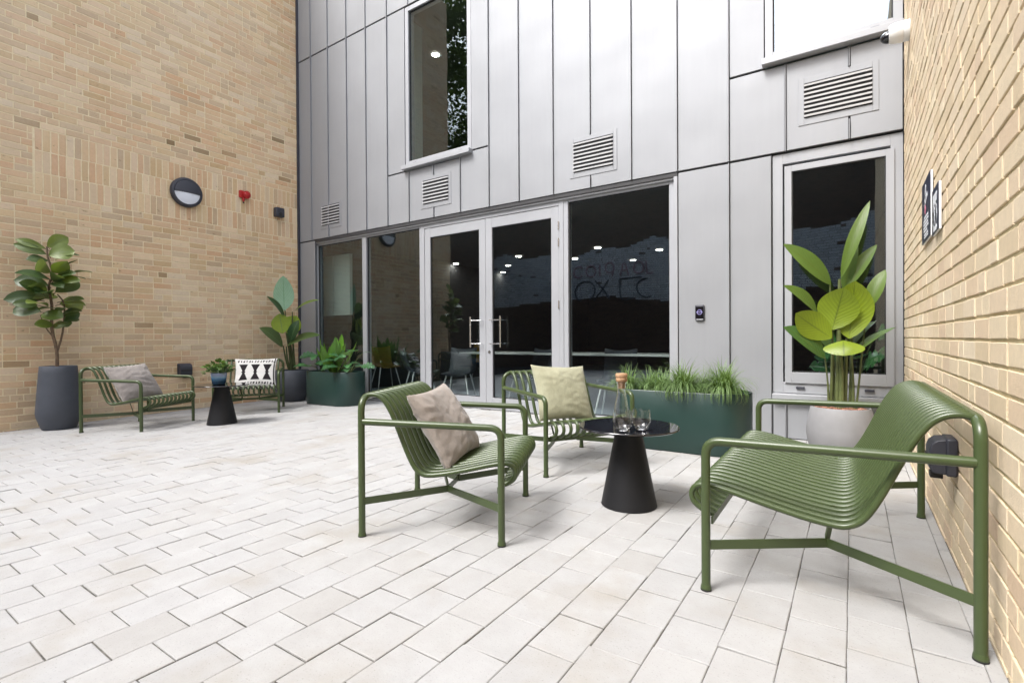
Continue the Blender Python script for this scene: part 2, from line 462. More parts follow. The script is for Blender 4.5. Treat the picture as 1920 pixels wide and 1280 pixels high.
# ------------------------------------------------------------------ brick walls
def brick_face(mb, o, ua, na, u0, u1, z0, z1, proud, bev=.0024):
    """one brick seen on a wall: o origin, ua along-wall axis, na outward normal"""
    J = lambda: random.uniform(-.0016, .0016)
    pr = proud+random.uniform(-.0015, .0015)
    C4 = [(u0+J(), z0+J()), (u1+J(), z0+J()), (u1+J(), z1+J()), (u0+J(), z1+J())]
    cu, cz = (u0+u1)/2, (z0+z1)/2
    P = lambda u, z, d: o+ua*u+na*d+V((0,0,z))
    a = [mb.vert(P(u, z, -.004)) for u, z in C4]
    b = [mb.vert(P(u, z, pr-bev*.7)) for u, z in C4]
    c = [mb.vert(P(u+math.copysign(bev, cu-u), z+math.copysign(bev, cz-z), pr)) for u, z in C4]
    for lo, hi in ((a, b), (b, c)):
        for k in range(4): mb.face((lo[k], lo[(k+1)%4], hi[(k+1)%4], hi[k]))
    mb.face(c)

def brick_wall(name, o, ua, na, U0, U1, Z0, Z1, ch, mats, proud=.006, joint=.010, band=None, depth=.33, white=None, L=.225, tintf=None):
    mb = MB(); o, ua, na = V(o), V(ua), V(na)
    mb.m = 1
    P = lambda u, z, d: o+ua*u+na*d+V((0,0,z))
    c = [(U0,Z0),(U1,Z0),(U1,Z1),(U0,Z1)]
    f = [mb.vert(P(u,z,0)) for u,z in c]; g = [mb.vert(P(u,z,-depth)) for u,z in c]
    mb.face(f); mb.face(g[::-1])
    for k in range(4): mb.face((f[k], g[k], g[(k+1)%4], f[(k+1)%4]))
    mb.m = 0
    tintf = tintf or (lambda u, z: random.random())
    z = Z0; row = 0
    while z < Z1-.02:
        zt = min(z+ch, Z1)
        segs = [(U0, U1)]
        if band and z+ch/2 > band[2] and z+ch/2 < band[3]: segs = [(U0, band[0])]+([(band[1], U1)] if band[1] < U1-.01 else [])
        for s0, s1 in segs:
            u = s0-random.choice((0, .25, .5, .75))*L if row % 2 else s0-L*.5*random.choice((0, 1))
            while u < s1-.01:
                ln = L*.5 if random.random() < (.22 if row % 5 else .5) else L
                a, b = max(u, s0), min(u+ln, s1)
                if b-a > .03:
                    mb.tint = tintf((a+b)/2, z)
                    mb.m = 0 if not (white and white(random, (a+b)/2, z)) else 2
                    brick_face(mb, o, ua, na, a+joint/2, b-joint/2, z+joint/2, zt-joint/2, proud)
                u += ln
        z += ch; row += 1
    if band:
        mb.m = 0
        nr = 3; hh = (band[3]-band[2])/nr
        for r in range(nr):
            u = band[0]+.012
            while u < min(band[1], U1)-.02:
                mb.tint = random.random()*.88
                b = min(u+.0755+random.uniform(-.003,.003), U1)
                brick_face(mb, o, ua, na, u+joint/2, b-joint/2, band[2]+r*hh+joint/2, band[2]+(r+1)*hh-joint/2, proud*.7)
                u = b
    return mb.build(name, mats, flat=True)

random.seed(21)
def tl(u, z):
    r = random.random()
    if r > .988: return random.uniform(.93, .985)
    return min(.93, random.random()*.9)
o = brick_wall('brick_wall', (WL, 0, 0), (0, 1, 0), (1, 0, 0), 1.40, 5.30, -.16, 9.04, .08, [M['brick_buff'], M['mortar_cream']],
               band=(1.80, 9., 2.72, 3.52), L=.235, proud=.0032, joint=.012, tintf=tl)
tag(o, 'tall buff brick wall on the left with a band of upright bricks', 'wall')
o = brick_wall('brick_wall', (WR, 0, 0), (0, -1, 0), (-1, 0, 0), -5.30, 1.6, -.06, 4.836, .0765, [M['brick_cream'], M['mortar_yellow']], proud=.0048, joint=.0105)
tag(o, 'pale cream brick wall rising close behind the green bench on the right', 'wall')
o = brick_wall('brick_wall', (-12.5, 0, 0), (0, 1, 0), (1, 0, 0), -5.9, 5., -.2, 6.2, .075, [M['brick_old'], M['mortar_dark']])  # unseen wall added to keep bright sky out of the door reflection
tag(o, 'added dark brick side wall out of view, darkening the reflection in the door glass', 'wall')
def wh(rn, u, z):
    edge = 4.1+.12*math.sin(u*.9)+.1*math.sin(u*3.1); lo = 2.25+.12*math.sin(u*.7+1)
    return lo < z < edge and rn.random() < .985
o = brick_wall('brick_wall', (0, -6., 0), (1, 0, 0), (0, 1, 0), -13., 3., -.2, 7.2, .075, [M['brick_old'], M['mortar_dark'], M['brick_white']], white=wh)
tag(o, 'old dark brick wall with a whitewashed strip, mirrored in the glazing', 'wall')
# sprayed strokes on the whitewashed strip (seen only mirrored, unreadable)
mb = MB()
def spray(pts, r, mi):
    mb.m = mi; mb.tube(smooth(pts, 5), r, 6)
yw = -5.985
def loop(cx, cz, rx, rz, a0, a1, r, mi):
    spray([(cx+rx*math.cos(R(a0+(a1-a0)*i/10)), yw, cz+rz*math.sin(R(a0+(a1-a0)*i/10))) for i in range(11)], r, mi)
loop(-8.35, 3.35, .17, .2, 40, 320, .025, 0); loop(-7.9, 3.35, .18, .2, 0, 350, .025, 0)
spray([(-7.55, yw, 3.15), (-7.55, yw, 3.58)], .025, 0); loop(-7.15, 3.42, .17, .17, 20, 380, .025, 0); spray([(-6.98, yw, 3.4), (-7.05, yw, 3.1)], .025, 0)
spray([(-6.75, yw, 3.12), (-6.6, yw, 3.55), (-6.45, yw, 3.12)], .025, 0); spray([(-6.68, yw, 3.3), (-6.5, yw, 3.3)], .025, 0)
loop(-6.1, 3.35, .17, .2, 60, 420, .025, 0); spray([(-5.85, yw, 3.55), (-5.8, yw, 3.15), (-5.6, yw, 3.14)], .025, 0)
loop(-8.1, 2.66, .36, .34, -60, 250, .028, 1); spray([(-7.75, yw, 3.0), (-7.4, yw, 2.65), (-7.15, yw, 2.3)], .028, 1); spray([(-7.2, yw, 3.0), (-7.5, yw, 2.6), (-7.75, yw, 2.32)], .028, 1)
spray([(-6.75, yw, 3.02), (-6.72, yw, 2.32), (-6.3, yw, 2.33)], .028, 1); spray([(-6.75, yw, 3.0), (-6.0, yw, 3.02)], .028, 1); loop(-5.85, 2.66, .33, .3, 80, 300, .028, 1)
tag(mb.build('graffiti', [M['spray_pink'], M['spray_dark']]), 'looping pink and black spray strokes on the whitewashed strip', 'graffiti')

# ------------------------------------------------------------------ metal building
bld = thing('metal_building', 'silver metal clad building with dark glazing and double glass doors', 'building', (-4., YF, 0))
def P(name, mb, mats, par=bld, bevel=0., flat=True):
    return mb.build(name, mats, par, world=(par == bld), flat=flat, bevel=bevel)
ZH = 2.664
cl = MB(); bk = MB(); rib = MB()
def panel(x0, x1, z0, z1, d=0.):
    g = .0085
    cl.box(x0+g, x1-g, YF-d, YF+.03, z0+g, z1-g)
    bk.poly([(x0, YF+.016, z0), (x1, YF+.016, z0), (x1, YF+.016, z1), (x0, YF+.016, z1)])
def ribv(x, z0, z1): rib.box(x-.0045, x+.0015, YF-.020, YF+.014, z0, z1)
TOP = 7.35
S1 = [-8.15, -7.764, -7.291, -6.805, -6.337, -5.852]
for a, b in zip(S1, S1[1:]):
    panel(a, b, ZH, 5.836); panel(a, b, 5.842, TOP, .004)
for s in S1[1:]: ribv(s, ZH+.005, TOP)
panel(-5.852, -5.477, 3.425, 5.836); 
panel(-5.852, -4.235, 5.842, TOP, .004); ribv(-5.398, 5.85, TOP); ribv(-4.912, 5.85, TOP); ribv(-4.423, 5.85, TOP)
for a, b in ((-5.852,-5.398), (-5.398,-4.912), (-4.912,-4.423)): panel(a, b, ZH, 3.42)
panel(-4.423, -3.935, ZH, 3.465)
panel(-4.235, -3.935, 3.471, TOP)
ribv(-5.398, ZH+.005, 3.42); ribv(-4.423, ZH+.005, 3.42)
ribv(-4.912, ZH+.005, 2.80); ribv(-4.912, 3.27, 3.42)
S2 = [-3.935, -3.468, -2.975, -2.489, -2.0, -1.505, -1.004]
for a, b in zip(S2, S2[1:]): panel(a, b, ZH, TOP)
for s in S2:
    if abs(s+2.489) < .01: ribv(s, ZH+.005, 2.80); ribv(s, 3.29, TOP)
    else: ribv(s, ZH+.005, TOP)
panel(-1.004, -.685, 3.481, TOP)
for a, b in ((-1.004,-.513), (-.513,-.021), (-.021,.355)): panel(a, b, ZH, 3.475)
ribv(-.513, ZH+.005, 3.475); ribv(-.021, ZH+.005, 2.84); ribv(-.021, 3.30, 3.475)
for a, b in ((-1.505,-1.004), (-1.004,-.628)): panel(a, b, 0., ZH-.006, -.004)
ribv(-1.004, 0, ZH-.01)
for a, b in ((-.628,-.513), (-.513,.355)): panel(a, b, 0., .36, -.004)
ribv(-.513, 0, .36)
panel(-8.15, -7.69, .05, ZH-.006, -.004)
panel(-.685, .355, 5.85, TOP)
cl.box(-8.15, -7.69, YF-.012, YF+.03, -.06, .045)
P('cladding', cl, M['zinc'], bevel=.0018); P('standing_seam', rib, M['zinc'])
P('backing', bk, M['seam'])
# corner trim, head flashing and soffit
t = MB(); t.box(-8.149, -8.115, YF-.035, YF-.001, -.06, TOP); P('corner_trim', t, M['slate'])
t = MB(); t.box(-7.69, -1.508, YF+.004, YG+.03, 2.622, 2.660); P('soffit', t, M['seam'])  # near-black colour paints in the shadow lip under the panels
t = MB(); t.box(-7.69, -1.508, YF+.02, YF+.05, 2.600, 2.620); P('head_trim', t, M['frame'])

def rect_frame(mb, x0, x1, z0, z1, w, y0, y1, wb=None, wt=None):
    wb = w if wb is None else wb; wt = w if wt is None else wt
    mb.box(x0, x0+w, y0, y1, z0, z1); mb.box(x1-w, x1, y0, y1, z0, z1)
    mb.box(x0+w+.0002, x1-w-.0002, y0+.0006, y1-.0006, z0, z0+wb); mb.box(x0+w+.0002, x1-w-.0002, y0+.0006, y1-.0006, z1-wt, z1)
def glass_pane(x0, x1, z0, z1, y, par, mat=None):
    g = MB(); g.box(x0, x1, y, y+.006, z0, z1)
    return P('pane', g, mat or M['pane'], par)
def child_origin(o): return o

def glazing(name, x0, x1, z0, z1, wl, wr, wb=.05, wt=.03, mat=None, y=None, d=.10):
    y = YG-.03 if y is None else y
    f = MB()
    f.box(x0, x0+wl, y, y+d, z0, z1); f.box(x1-wr, x1, y, y+d, z0, z1)
    f.box(x0+wl+.0003, x1-wr-.0003, y+.001, y+d, z0, z0+wb); f.box(x0+wl+.0003, x1-wr-.0003, y+.001, y+d, z1-wt, z1)
    w = P(name, f, M['frame'], bevel=.002)
    gk = MB(); rect_frame(gk, x0+wl, x1-wr, z0+wb, z1-wt, .012, y+.028, y+.05)
    P('gasket', gk, M['rubber'], w)
    glass_pane(x0+wl+.011, x1-wr-.011, z0+wb+.011, z1-wt-.011, y+.036, w, mat)
    return w
glazing('window', -7.74, -6.473, -.055, 2.60, .045, .045)
glazing('window', -6.472, -5.205, -.045, 2.60, .046, .045)
glazing('window', -2.87, -1.545, -.0, 2.60, .06, .062)
t = MB(); t.box(-1.545, -1.507, YF+.0, YG+.05, 0, 2.62); P('jamb', t, M['frame'], bevel=.002)
# double doors
t = MB()
t.box(-5.204, -5.150, YG-.035, YG+.07, -.03, 2.60); t.box(-2.932, -2.871, YG-.035, YG+.07, 0, 2.60)
t.box(-5.149, -2.933, YG-.034, YG+.07, 2.545, 2.60)
P('door_frame', t, M['frame'], bevel=.002)
t = MB(); t.box(-5.149, -2.933, YG-.02, YG+.07, -.01, .006); P('threshold', t, M['steel'])
def door(x0, x1, hx, side):
    y = YG-.028
    f = MB()
    f.box(x0, x0+.105, y, y+.05, .012, 2.538); f.box(x1-.105, x1, y, y+.05, .012, 2.538)
    f.box(x0+.1053, x1-.1053, y+.001, y+.049, .012, .165); f.box(x0+.1053, x1-.1053, y+.001, y+.049, 2.41, 2.538)
    d = P('glass_door', f, M['frame'], bevel=.0025)
    g = MB(); rect_frame(g, x0+.105, x1-.105, .165, 2.41, .010, y+.012, y+.038); P('gasket', g, M['rubber'], d)
    glass_pane(x0+.113, x1-.113, .173, 2.402, y+.022, d)
    h = MB()
    h.tube([(hx+side, y-.06, .83), (hx+side, y-.06, 1.24)], .0125, 14)
    for z in (.88, 1.19): h.tube([(hx+side, y-.06, z), (hx, y-.045, z), (hx, y-.0005, z)], .0062, 10)
    P('handle', h, M['steel'], d, flat=False)
    return d
dl = door(-5.146, -4.047, -4.098, -.165)
dr = door(-4.043, -2.936, -3.955, .185)
lk = MB()
lk.tube([(-4.03+.045, YG-.034, .77), (-4.03+.045, YG-.028, .77)], .022, 16)
P('lock', lk, M['steel'], dr, flat=False)
for z in (.25, 1.3, 2.25, 2.05):
    hg = MB(); hg.tube([(-2.934, YG-.040, z), (-2.934, YG-.040, z+.10)], .009, 10); P('hinge', hg, M['steel'], dr, flat=False)

# lower right window
f = MB()
rect_frame(f, -.626, .352, .425, 2.655, .085, YF+.028, YF+.13, wb=.10, wt=.095)
w = P('window', f, M['frame'], bevel=.002)
f = MB(); rect_frame(f, -.525, .293, .520, 2.53, .058, YF+.012, YF+.075, wb=.10, wt=.055)
c = P('casement', f, M['frame'], w, bevel=.002)
g = MB(); rect_frame(g, -.467, .235, .62, 2.475, .009, YF+.02, YF+.05); P('gasket', g, M['rubber'], w)
glass_pane(-.459, .227, .628, 2.467, YF+.03, w)
for xx in (-.40, .12):
    g = MB(); g.box(xx-.035, xx+.035, YF+.012, YF+.0275, .468, .488); P('drain_cap', g, M['slate'], w, bevel=.003)
g = MB(); g.box(-.625, .345, YF-.055, YF+.06, .362, .420); P('window_sill', g, M['frame'], w, bevel=.003)
# upper windows
def upper(x0, x1, z0, z1, mat):
    f = MB(); rect_frame(f, x0, x1, z0, z1, .065, YF+.008, YF+.13, wb=.085)
    w = P('window', f, M['frame'], bevel=.002)
    g = MB(); rect_frame(g, x0+.065, x1-.065, z0+.085, z1-.065, .010, YF+.03, YF+.06); P('gasket', g, M['rubber'], w)
    glass_pane(x0+.074, x1-.074, z0+.094, z1-.074, YF+.04, w, mat)
    s = MB(); s.box(x0-.02, x1+.02 if x1 < 0 else x1+.004, YF-.075, YF+.02, z0-.045, z0+.012); P('window_sill', s, M['frame'], w, bevel=.003)
    for xx in (x0+.19, x1-.19):
        g = MB(); g.box(xx-.032, xx+.032, YF-.004, YF+.0075, z0+.03, z0+.05); P('drain_cap', g, M['slate'], w, bevel=.003)
upper(-5.477, -4.237, 3.475, 5.83, M['pane'])
upper(-.684, .350, 3.535, 5.845, M['pane_mirror'])
# ventilation grilles
def vent(x0, x1, z0, z1, n=7):
    f = MB(); rect_frame(f, x0, x1, z0, z1, .045, YF-.006, YF+.008, wb=.06, wt=.05)
    v = P('vent', f, M['zinc'], bevel=.002)
    b = MB(); b.box(x0+.04, x1-.04, YF-.0022, YF-.0008, z0+.05, z1-.045); P('shade_sheet', b, M['seam'], v)  # flat near-black sheet stands in for the shade between the blades
    s = MB(); zi0, zi1 = z0+.06, z1-.05
    p = (zi1-zi0)/n
    for i in range(n):
        zc = zi0+p*(i+.5)
        s.obox(((x0+x1)/2, YF-.013, zc), ((x1-x0)/2-.046, 0, 0), (0, .009, .004), (0, -.0025, .0070))
    P('blade', s, M['blade'], v)
vent(-7.52, -6.97, 2.815, 3.255); vent(-5.164, -4.591, 2.815, 3.265); vent(-2.748, -2.166, 2.815, 3.275, 8); vent(-.409, .187, 2.87, 3.295, 8)

# rooms behind the glass
def room(x0, x1, y0, y1, z0, z1, mats, name='room'):
    r = MB()
    r.m = 0; r.poly([(x0,y0,z0),(x1,y0,z0),(x1,y1,z0),(x0,y1,z0)])
    r.m = 1; r.poly([(x0,y0,z1),(x0,y1,z1),(x1,y1,z1),(x1,y0,z1)])
    r.m = 2; r.poly([(x0,y1,z0),(x1,y1,z0),(x1,y1,z1),(x0,y1,z1)]); r.poly([(x1,y0,z0),(x1,y1,z0),(x1,y1,z1),(x1,y0,z1)])
    r.m = 3; r.poly([(x0,y0,z0),(x0,y0,z1),(x0,y1,z1),(x0,y1,z0)])
    return P(name, r, mats)
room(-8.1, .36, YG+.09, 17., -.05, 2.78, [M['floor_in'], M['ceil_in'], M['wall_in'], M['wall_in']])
room(-7.2, -3.9, YF+.14, 9.5, 3.3, 6.05, [M['floor_in'], M['ceil_in'], M['ceil_in'], M['ceil_in']])
t = MB(); t.box(-6.0, -5.85, YF+.15, 6.06, 3.31, 6.04); P('partition', t, M['pale_in'])
room(-.75, .36, YF+.14, 9.5, 3.3, 6.05, [M['floor_in'], M['pale_in'], M['pale_in'], M['pale_in']])
t = MB(); t.box(-8.05, -7.77, 5.72, 5.78, 1.38, 2.45); t.box(-7.745, -7.30, 5.72, 5.78, 1.38, 2.45); P('partition', t, M['pale_in'])
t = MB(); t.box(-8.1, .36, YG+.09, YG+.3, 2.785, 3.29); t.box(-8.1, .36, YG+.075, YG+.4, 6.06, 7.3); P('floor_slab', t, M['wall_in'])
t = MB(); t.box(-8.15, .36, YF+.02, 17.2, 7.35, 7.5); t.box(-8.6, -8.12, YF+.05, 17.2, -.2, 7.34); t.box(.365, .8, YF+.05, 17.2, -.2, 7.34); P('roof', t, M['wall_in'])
# downlights in the ceilings
def downlight(x, y, z, label, first=[None]):
    if first[0] is None:
        r = thing('downlight', label, 'ceiling light', (x, y, z), 0, 'round downlights in the ceilings')
        b = MB(); b.lathe([(.085, 0), (.085, -.012), (.068, -.014), (.066, -.004)], 24); b.build('trim', M['white'], r)
        b = MB(); b.lathe([(0, -.006), (.066, -.006)], 24); b.build('lens', M['lamp'], r); first[0] = r
    else: dup(first[0], (x, y, z), 0, label)
DL = 'small lit round downlight glowing in the dark ceiling behind the ground floor glass'
for x, y in ((-8.0,9.4),(-6.16,9.38),(-7.14,10.4),(-8.0,11.4),(-4.27,9.42),(-5.28,10.4),(-3.33,10.41),(-4.28,11.43)):
    downlight(x, y, 2.776, DL)
downlight(-6.19, 6.75, 6.045, 'single lit round downlight inside the upper left window')

# furniture seen dimly indoors
tb = thing('counter_table', 'long white edged table just inside the dark glass doors', 'table', (-3.4, 6.35, -.05))
b = MB(); b.box(-1.65, 1.65, -.35, .35, .765, .79); b.build('tabletop', M['table_white'], tb, bevel=.004)
for x in (-1.5, 0, 1.5):
    b = MB(); b.box(x-.02, x+.02, -.02, .02, 0, .764); b.build('leg', M['black_metal'], tb)
def indoor_chair(x, y, rz, label, seat, first={}):
    if seat in first: return dup(first[seat], (x, y, -.05), rz, label)
    r = thing('indoor_chair', label, 'chair', (x, y, -.05), rz, 'chairs standing indoors')
    b = MB(); rows = []
    for i in range(9):
        q = i/8; yy = -.20+.40*min(1, q*1.6) if q < .62 else .2+.10*(q-.62)/.38; zz = .45 if q < .55 else .45+.38*((q-.55)/.45)**1.2
        rows.append([b.vert((u*.21, yy, zz+.03*abs(u)**2)) for u in (-1, -.5, 0, .5, 1)])
    for a, c in zip(rows, rows[1:]):
        for k in range(4): b.face((a[k], a[k+1], c[k+1], c[k]))
    o = b.build('seat_shell', M[seat], r); m = o.modifiers.new('thick', 'SOLIDIFY'); m.thickness = .02
    for sx in (-1, 1):
        for sy in (-1, 1):
            b = MB(); b.tube([(sx*.15, sy*.13, .45), (sx*.24, sy*.24, 0)], [.013, .009], 8); b.build('leg', M['white'], r)
    first[seat] = r; return r
indoor_chair(-5.05, 5.98, .4, 'grey shell chair with thin white legs behind the left glass door', 'grey_seat')
indoor_chair(-3.75, 5.95, -.3, 'dark chair with white legs indoors behind the right glass door', 'grey_seat')
indoor_chair(-2.45, 5.95, .2, 'dark chair with white legs indoors, left of the cork stopped carafe', 'grey_seat')
indoor_chair(-6.1, 6.2, 2.6, 'grey chair with one pale leg indoors left of the double doors', 'grey_seat')
indoor_chair(-7.72, 6.9, 1.2, 'mustard yellow chair indoors behind the second glass pane', 'yellow')
indoor_chair(-7.5, 9.6, .3, 'second mustard yellow chair deeper indoors behind the left panes', 'yellow')

# ------------------------------------------------------------------ fittings on the walls
def on_wall(root, side): root.rotation_euler = (0, 0, {'L': PI/2, 'R': -PI/2, 'F': 0}[side])
# local frame: -y points out of the wall, x along it
r = thing('bulkhead_light', 'round black wall light with a half covered white lens', 'wall light', (WL+.005, 3.465, 3.115)); on_wall(r, 'L')
def disc_prof(mb, prof, n=56):
    for a, b in zip(prof, prof[1:]): pass
    rings = []
    for rr, d in prof:
        rings.append([mb.vert((rr*math.cos(2*PI*k/n), -d, rr*math.sin(2*PI*k/n))) for k in range(n)] if rr > 1e-5 else [mb.vert((0, -d, 0))])
    for a, b in zip(rings, rings[1:]):
        for k in range(n):
            k2 = (k+1) % n
            if len(b) == 1: mb.face((a[k], a[k2], b[0]))
            else: mb.face((a[k], a[k2], b[k2], b[k]))
b = MB(); disc_prof(b, [(.205, 0), (.215, .02), (.215, .055), (.203, .075), (.178, .082), (.172, .070)]); b.build('rim', M['slate'], r)
b = MB(); disc_prof(b, [(.173, .066), (.13, .078), (.07, .085), (0, .087)]); b.build('lens', M['diffuser'], r)
b = MB()
arc = [(.171*math.cos(R(-3+186*i/36)), .171*math.sin(R(-3+186*i/36))) for i in range(37)]
f0 = [b.vert((x, -.060, z)) for x, z in arc]; f1 = [b.vert((x, -.086, z)) for x, z in arc]; f2 = [b.vert((x*.93, -.094, max(z*.93, -.004))) for x, z in arc]
for lo, hi in ((f0, f1), (f1, f2)):
    for k in range(36): b.face((lo[k], lo[k+1], hi[k+1], hi[k]))
    b.face((lo[36], lo[0], hi[0], hi[36]))
b.face(f2)
b.build('eyelid_cover', M['slate'], r)

r = thing('fire_alarm', 'red fire alarm sounder with a small strobe hanging below', 'alarm', (WL+.005, 4.31, 3.285)); on_wall(r, 'L'); r.scale = (.78,)*3
b = MB(); b.box(-.085, .06, -.055, 0, -.07, .075); b.build('back_box', M['red'], r, bevel=.008)
b = MB()
for c0 in (V((.045, -.055, .0)),):
    prof = [(.0, .062), (.02, .058), (.045, .05), (.055, .035), (.078, .032), (.082, .0)]
    rings = [[b.vert(c0+V((max(rr, .0005)*math.cos(2*PI*k/32), -d, max(rr, .0005)*math.sin(2*PI*k/32)))) for k in range(32)] for rr, d in prof]
    for a, c in zip(rings, rings[1:]):
        for k in range(32): b.face((a[k], c[k], c[(k+1)%32], a[(k+1)%32]))
b.build('sounder', M['red'], r)
b = MB(); b.tube([(0, -.03, -.07), (0, -.03, -.125)], .028, 14); b.tube([(0, -.03, -.125), (0, -.03, -.15)], [.02, .006], 14); b.build('strobe', M['red'], r)
b = MB(); b.tube([(0, -.03, -.151), (0, -.03, -.175)], .013, 10); b.build('cable_gland', M['rubber'], r)

r = thing('sensor_box', 'small dark cube shaped sensor box high by the corner', 'sensor', (WL+.005, 4.90, 3.11)); on_wall(r, 'L')
b = MB(); b.box(-.075, .075, -.10, 0, -.075, .08); b.build('housing', M['slate'], r, bevel=.012)
b = MB(); b.tube([(0, -.101, -.03), (0, -.108, -.03)], .03, 16); b.build('lens', M['rubber'], r)

def socket(loc, side, label, s=1.):
    r = thing('outdoor_socket', label, 'power socket', loc, 0, None, s); on_wall(r, side)
    b = MB(); b.box(-.085, .085, -.045, 0, -.095, .09); b.build('back_box', M['slate'], r, bevel=.01)
    b = MB()
    prof = [(-.0455, .085), (-.075, .08), (-.098, .06), (-.108, .03), (-.108, -.06), (-.095, -.085), (-.0455, -.088)]
    a = [b.vert((-.08, y, z)) for y, z in prof]; c = [b.vert((.08, y, z)) for y, z in prof]
    for k in range(len(prof)-1): b.face((a[k], a[k+1], c[k+1], c[k]))
    b.face(a[::-1]); b.face(c)
    b.build('hinged_cover', M['slate'], r, bevel=.006)
    b = MB(); b.box(-.03, .03, -.10, -.05, -.118, -.0885); b.box(-.07, .07, -.1115, -.1085, -.02, .0); b.build('latch', M['rubber'], r, bevel=.004)
    return r
socket((WL+.005, 3.415, .52), 'L', 'dark square outdoor socket low on the buff wall between the two far chairs', 1.)
socket((WR-.006, 2.77, .452), 'R', 'large black weatherproof socket on the cream wall behind the green bench', .84)

r = thing('security_camera', 'white wall mounted security camera with a dark dome', 'camera', (WR-.006, 4.80, 3.235)); on_wall(r, 'R'); r.scale = (.84,)*3
b = MB(); disc_prof(b, [(.088, 0), (.088, .035), (.084, .045)]); b.build('base', M['white'], r)
b = MB(); disc_prof(b, [(.084, .046), (.088, .052), (.085, .11), (.075, .145), (.055, .15), (0, .15)]); b.build('body', M['white'], r)
b = MB(); n = 20
rings = []
for i in range(9):
    a = PI/2*i/8
    rings.append([b.vert((.052*math.cos(a)*math.cos(2*PI*k/n), -.1505-.06*math.sin(a), -.018+.052*math.cos(a)*math.sin(2*PI*k/n))) for k in range(n)])
for a, c in zip(rings, rings[1:]):
    for k in range(n): b.face((a[k], a[(k+1)%n], c[(k+1)%n], c[k]))
b.build('dome', M['black_glass'], r)

r = thing('card_reader', 'small black entry reader with a ring emblem on the silver panel', 'card reader', (-1.284, YF+.0038, 1.198))
b = MB(); b.box(-.046, .046, -.022, 0, -.078, .078); b.build('body', M['slate'], r, bevel=.012)
b = MB(); b.box(-.038, .038, -.0245, -.0225, -.06, .06); b.build('face_plate', M['black_glass'], r, bevel=.001)
b = MB()
for k in range(28):
    a0, a1 = 2*PI*k/28, 2*PI*(k+1)/28
    b.poly([(.019*math.cos(a0), -.0255, .019*math.sin(a0)+.004), (.019*math.cos(a1), -.0255, .019*math.sin(a1)+.004), (.026*math.cos(a1), -.0255, .026*math.sin(a1)+.004), (.026*math.cos(a0), -.0255, .026*math.sin(a0)+.004)])
b.box(-.03, .03, -.0268, -.0258, 0, .008); b.build('emblem', M['lilac'], r)
b = MB(); b.box(-.034, .034, -.0235, -.0225, -.074, -.064); b.build('light_strip', M['frame'], r)

def wall_sign(y0, y1, z0, z1, label, kind):
    r = thing('wall_sign', label, 'sign', (WR-.008, (y0+y1)/2, (z0+z1)/2)); on_wall(r, 'R')
    hw, hh = (y1-y0)/2, (z1-z0)/2
    b = MB(); b.box(-hw-.0015, hw+.0015, -.010, 0, -hh-.0015, hh+.0015); b.build('backing_board', M['white'], r, bevel=.002)
    b = MB(); b.box(-hw, hw, -.0125, -.0103, -hh, hh); b.build('face', M['navy'], r)
    g = MB(); Y0 = -.0135
    def line(x0, x1, z, t=.006): g.box(x0*hw, x1*hw, Y0-.0006, Y0+.0006, z*hh-t, z*hh+t)
    def stroke(pts, w):
        for (xa, za), (xb, zb) in zip(pts, pts[1:]):
            a, c = V((xa*hw, Y0, za*hh)), V((xb*hw, Y0, zb*hh)); d = (c-a); 
            g.obox((a+c)/2, d/2+d.normalized()*w*.4, V((0, .0006, 0)), d.normalized().cross(V((0, 1, 0)))*w/2)
    if kind == 0:
        stroke([(.0, .72), (-.12, .45), (-.28, .22)], .035); stroke([(-.28, .22), (.1, .32), (.3, .42)], .03)
        for i, (a, c) in enumerate(((-.35, .55), (-.5, .6), (-.5, .5), (-.5, .6), (-.45, .3))): line(a, c, -.22-.11*i, .006)
        for i in range(2): line(-.35, .5, -.78-.09*i, .005)
        k = MB(); k.tube([(-.1*hw, Y0-.0006, .02*hh), (-.1*hw, Y0+.0006, .02*hh)], .026, 18); k.build('emblem', M['pink'], r)
    else:
        line(-.6, .6, .62, .010); line(-.6, .55, .42, .010); line(-.6, .2, .3, .006)
        for cx in (-.32, .32):
            stroke([(cx-.12, .1), (cx+.1, -.02), (cx+.14, -.2), (cx-.08, -.3), (cx+.1, -.42), (cx-.1, -.6)], .034)
            stroke([(cx+.02, .12), (cx-.02, -.62)], .022)
        line(-.4, .6, -.78, .007); line(-.4, .5, -.88, .005)
    g.build('print', M['print'], r)
wall_sign(3.447, 3.822, 1.482, 1.825, 'larger navy notice with a white mark, a pink dot and lines of print', 0)
wall_sign(3.140, 3.372, 1.462, 1.688, 'smaller navy notice with two pale figures beside the larger one', 1)

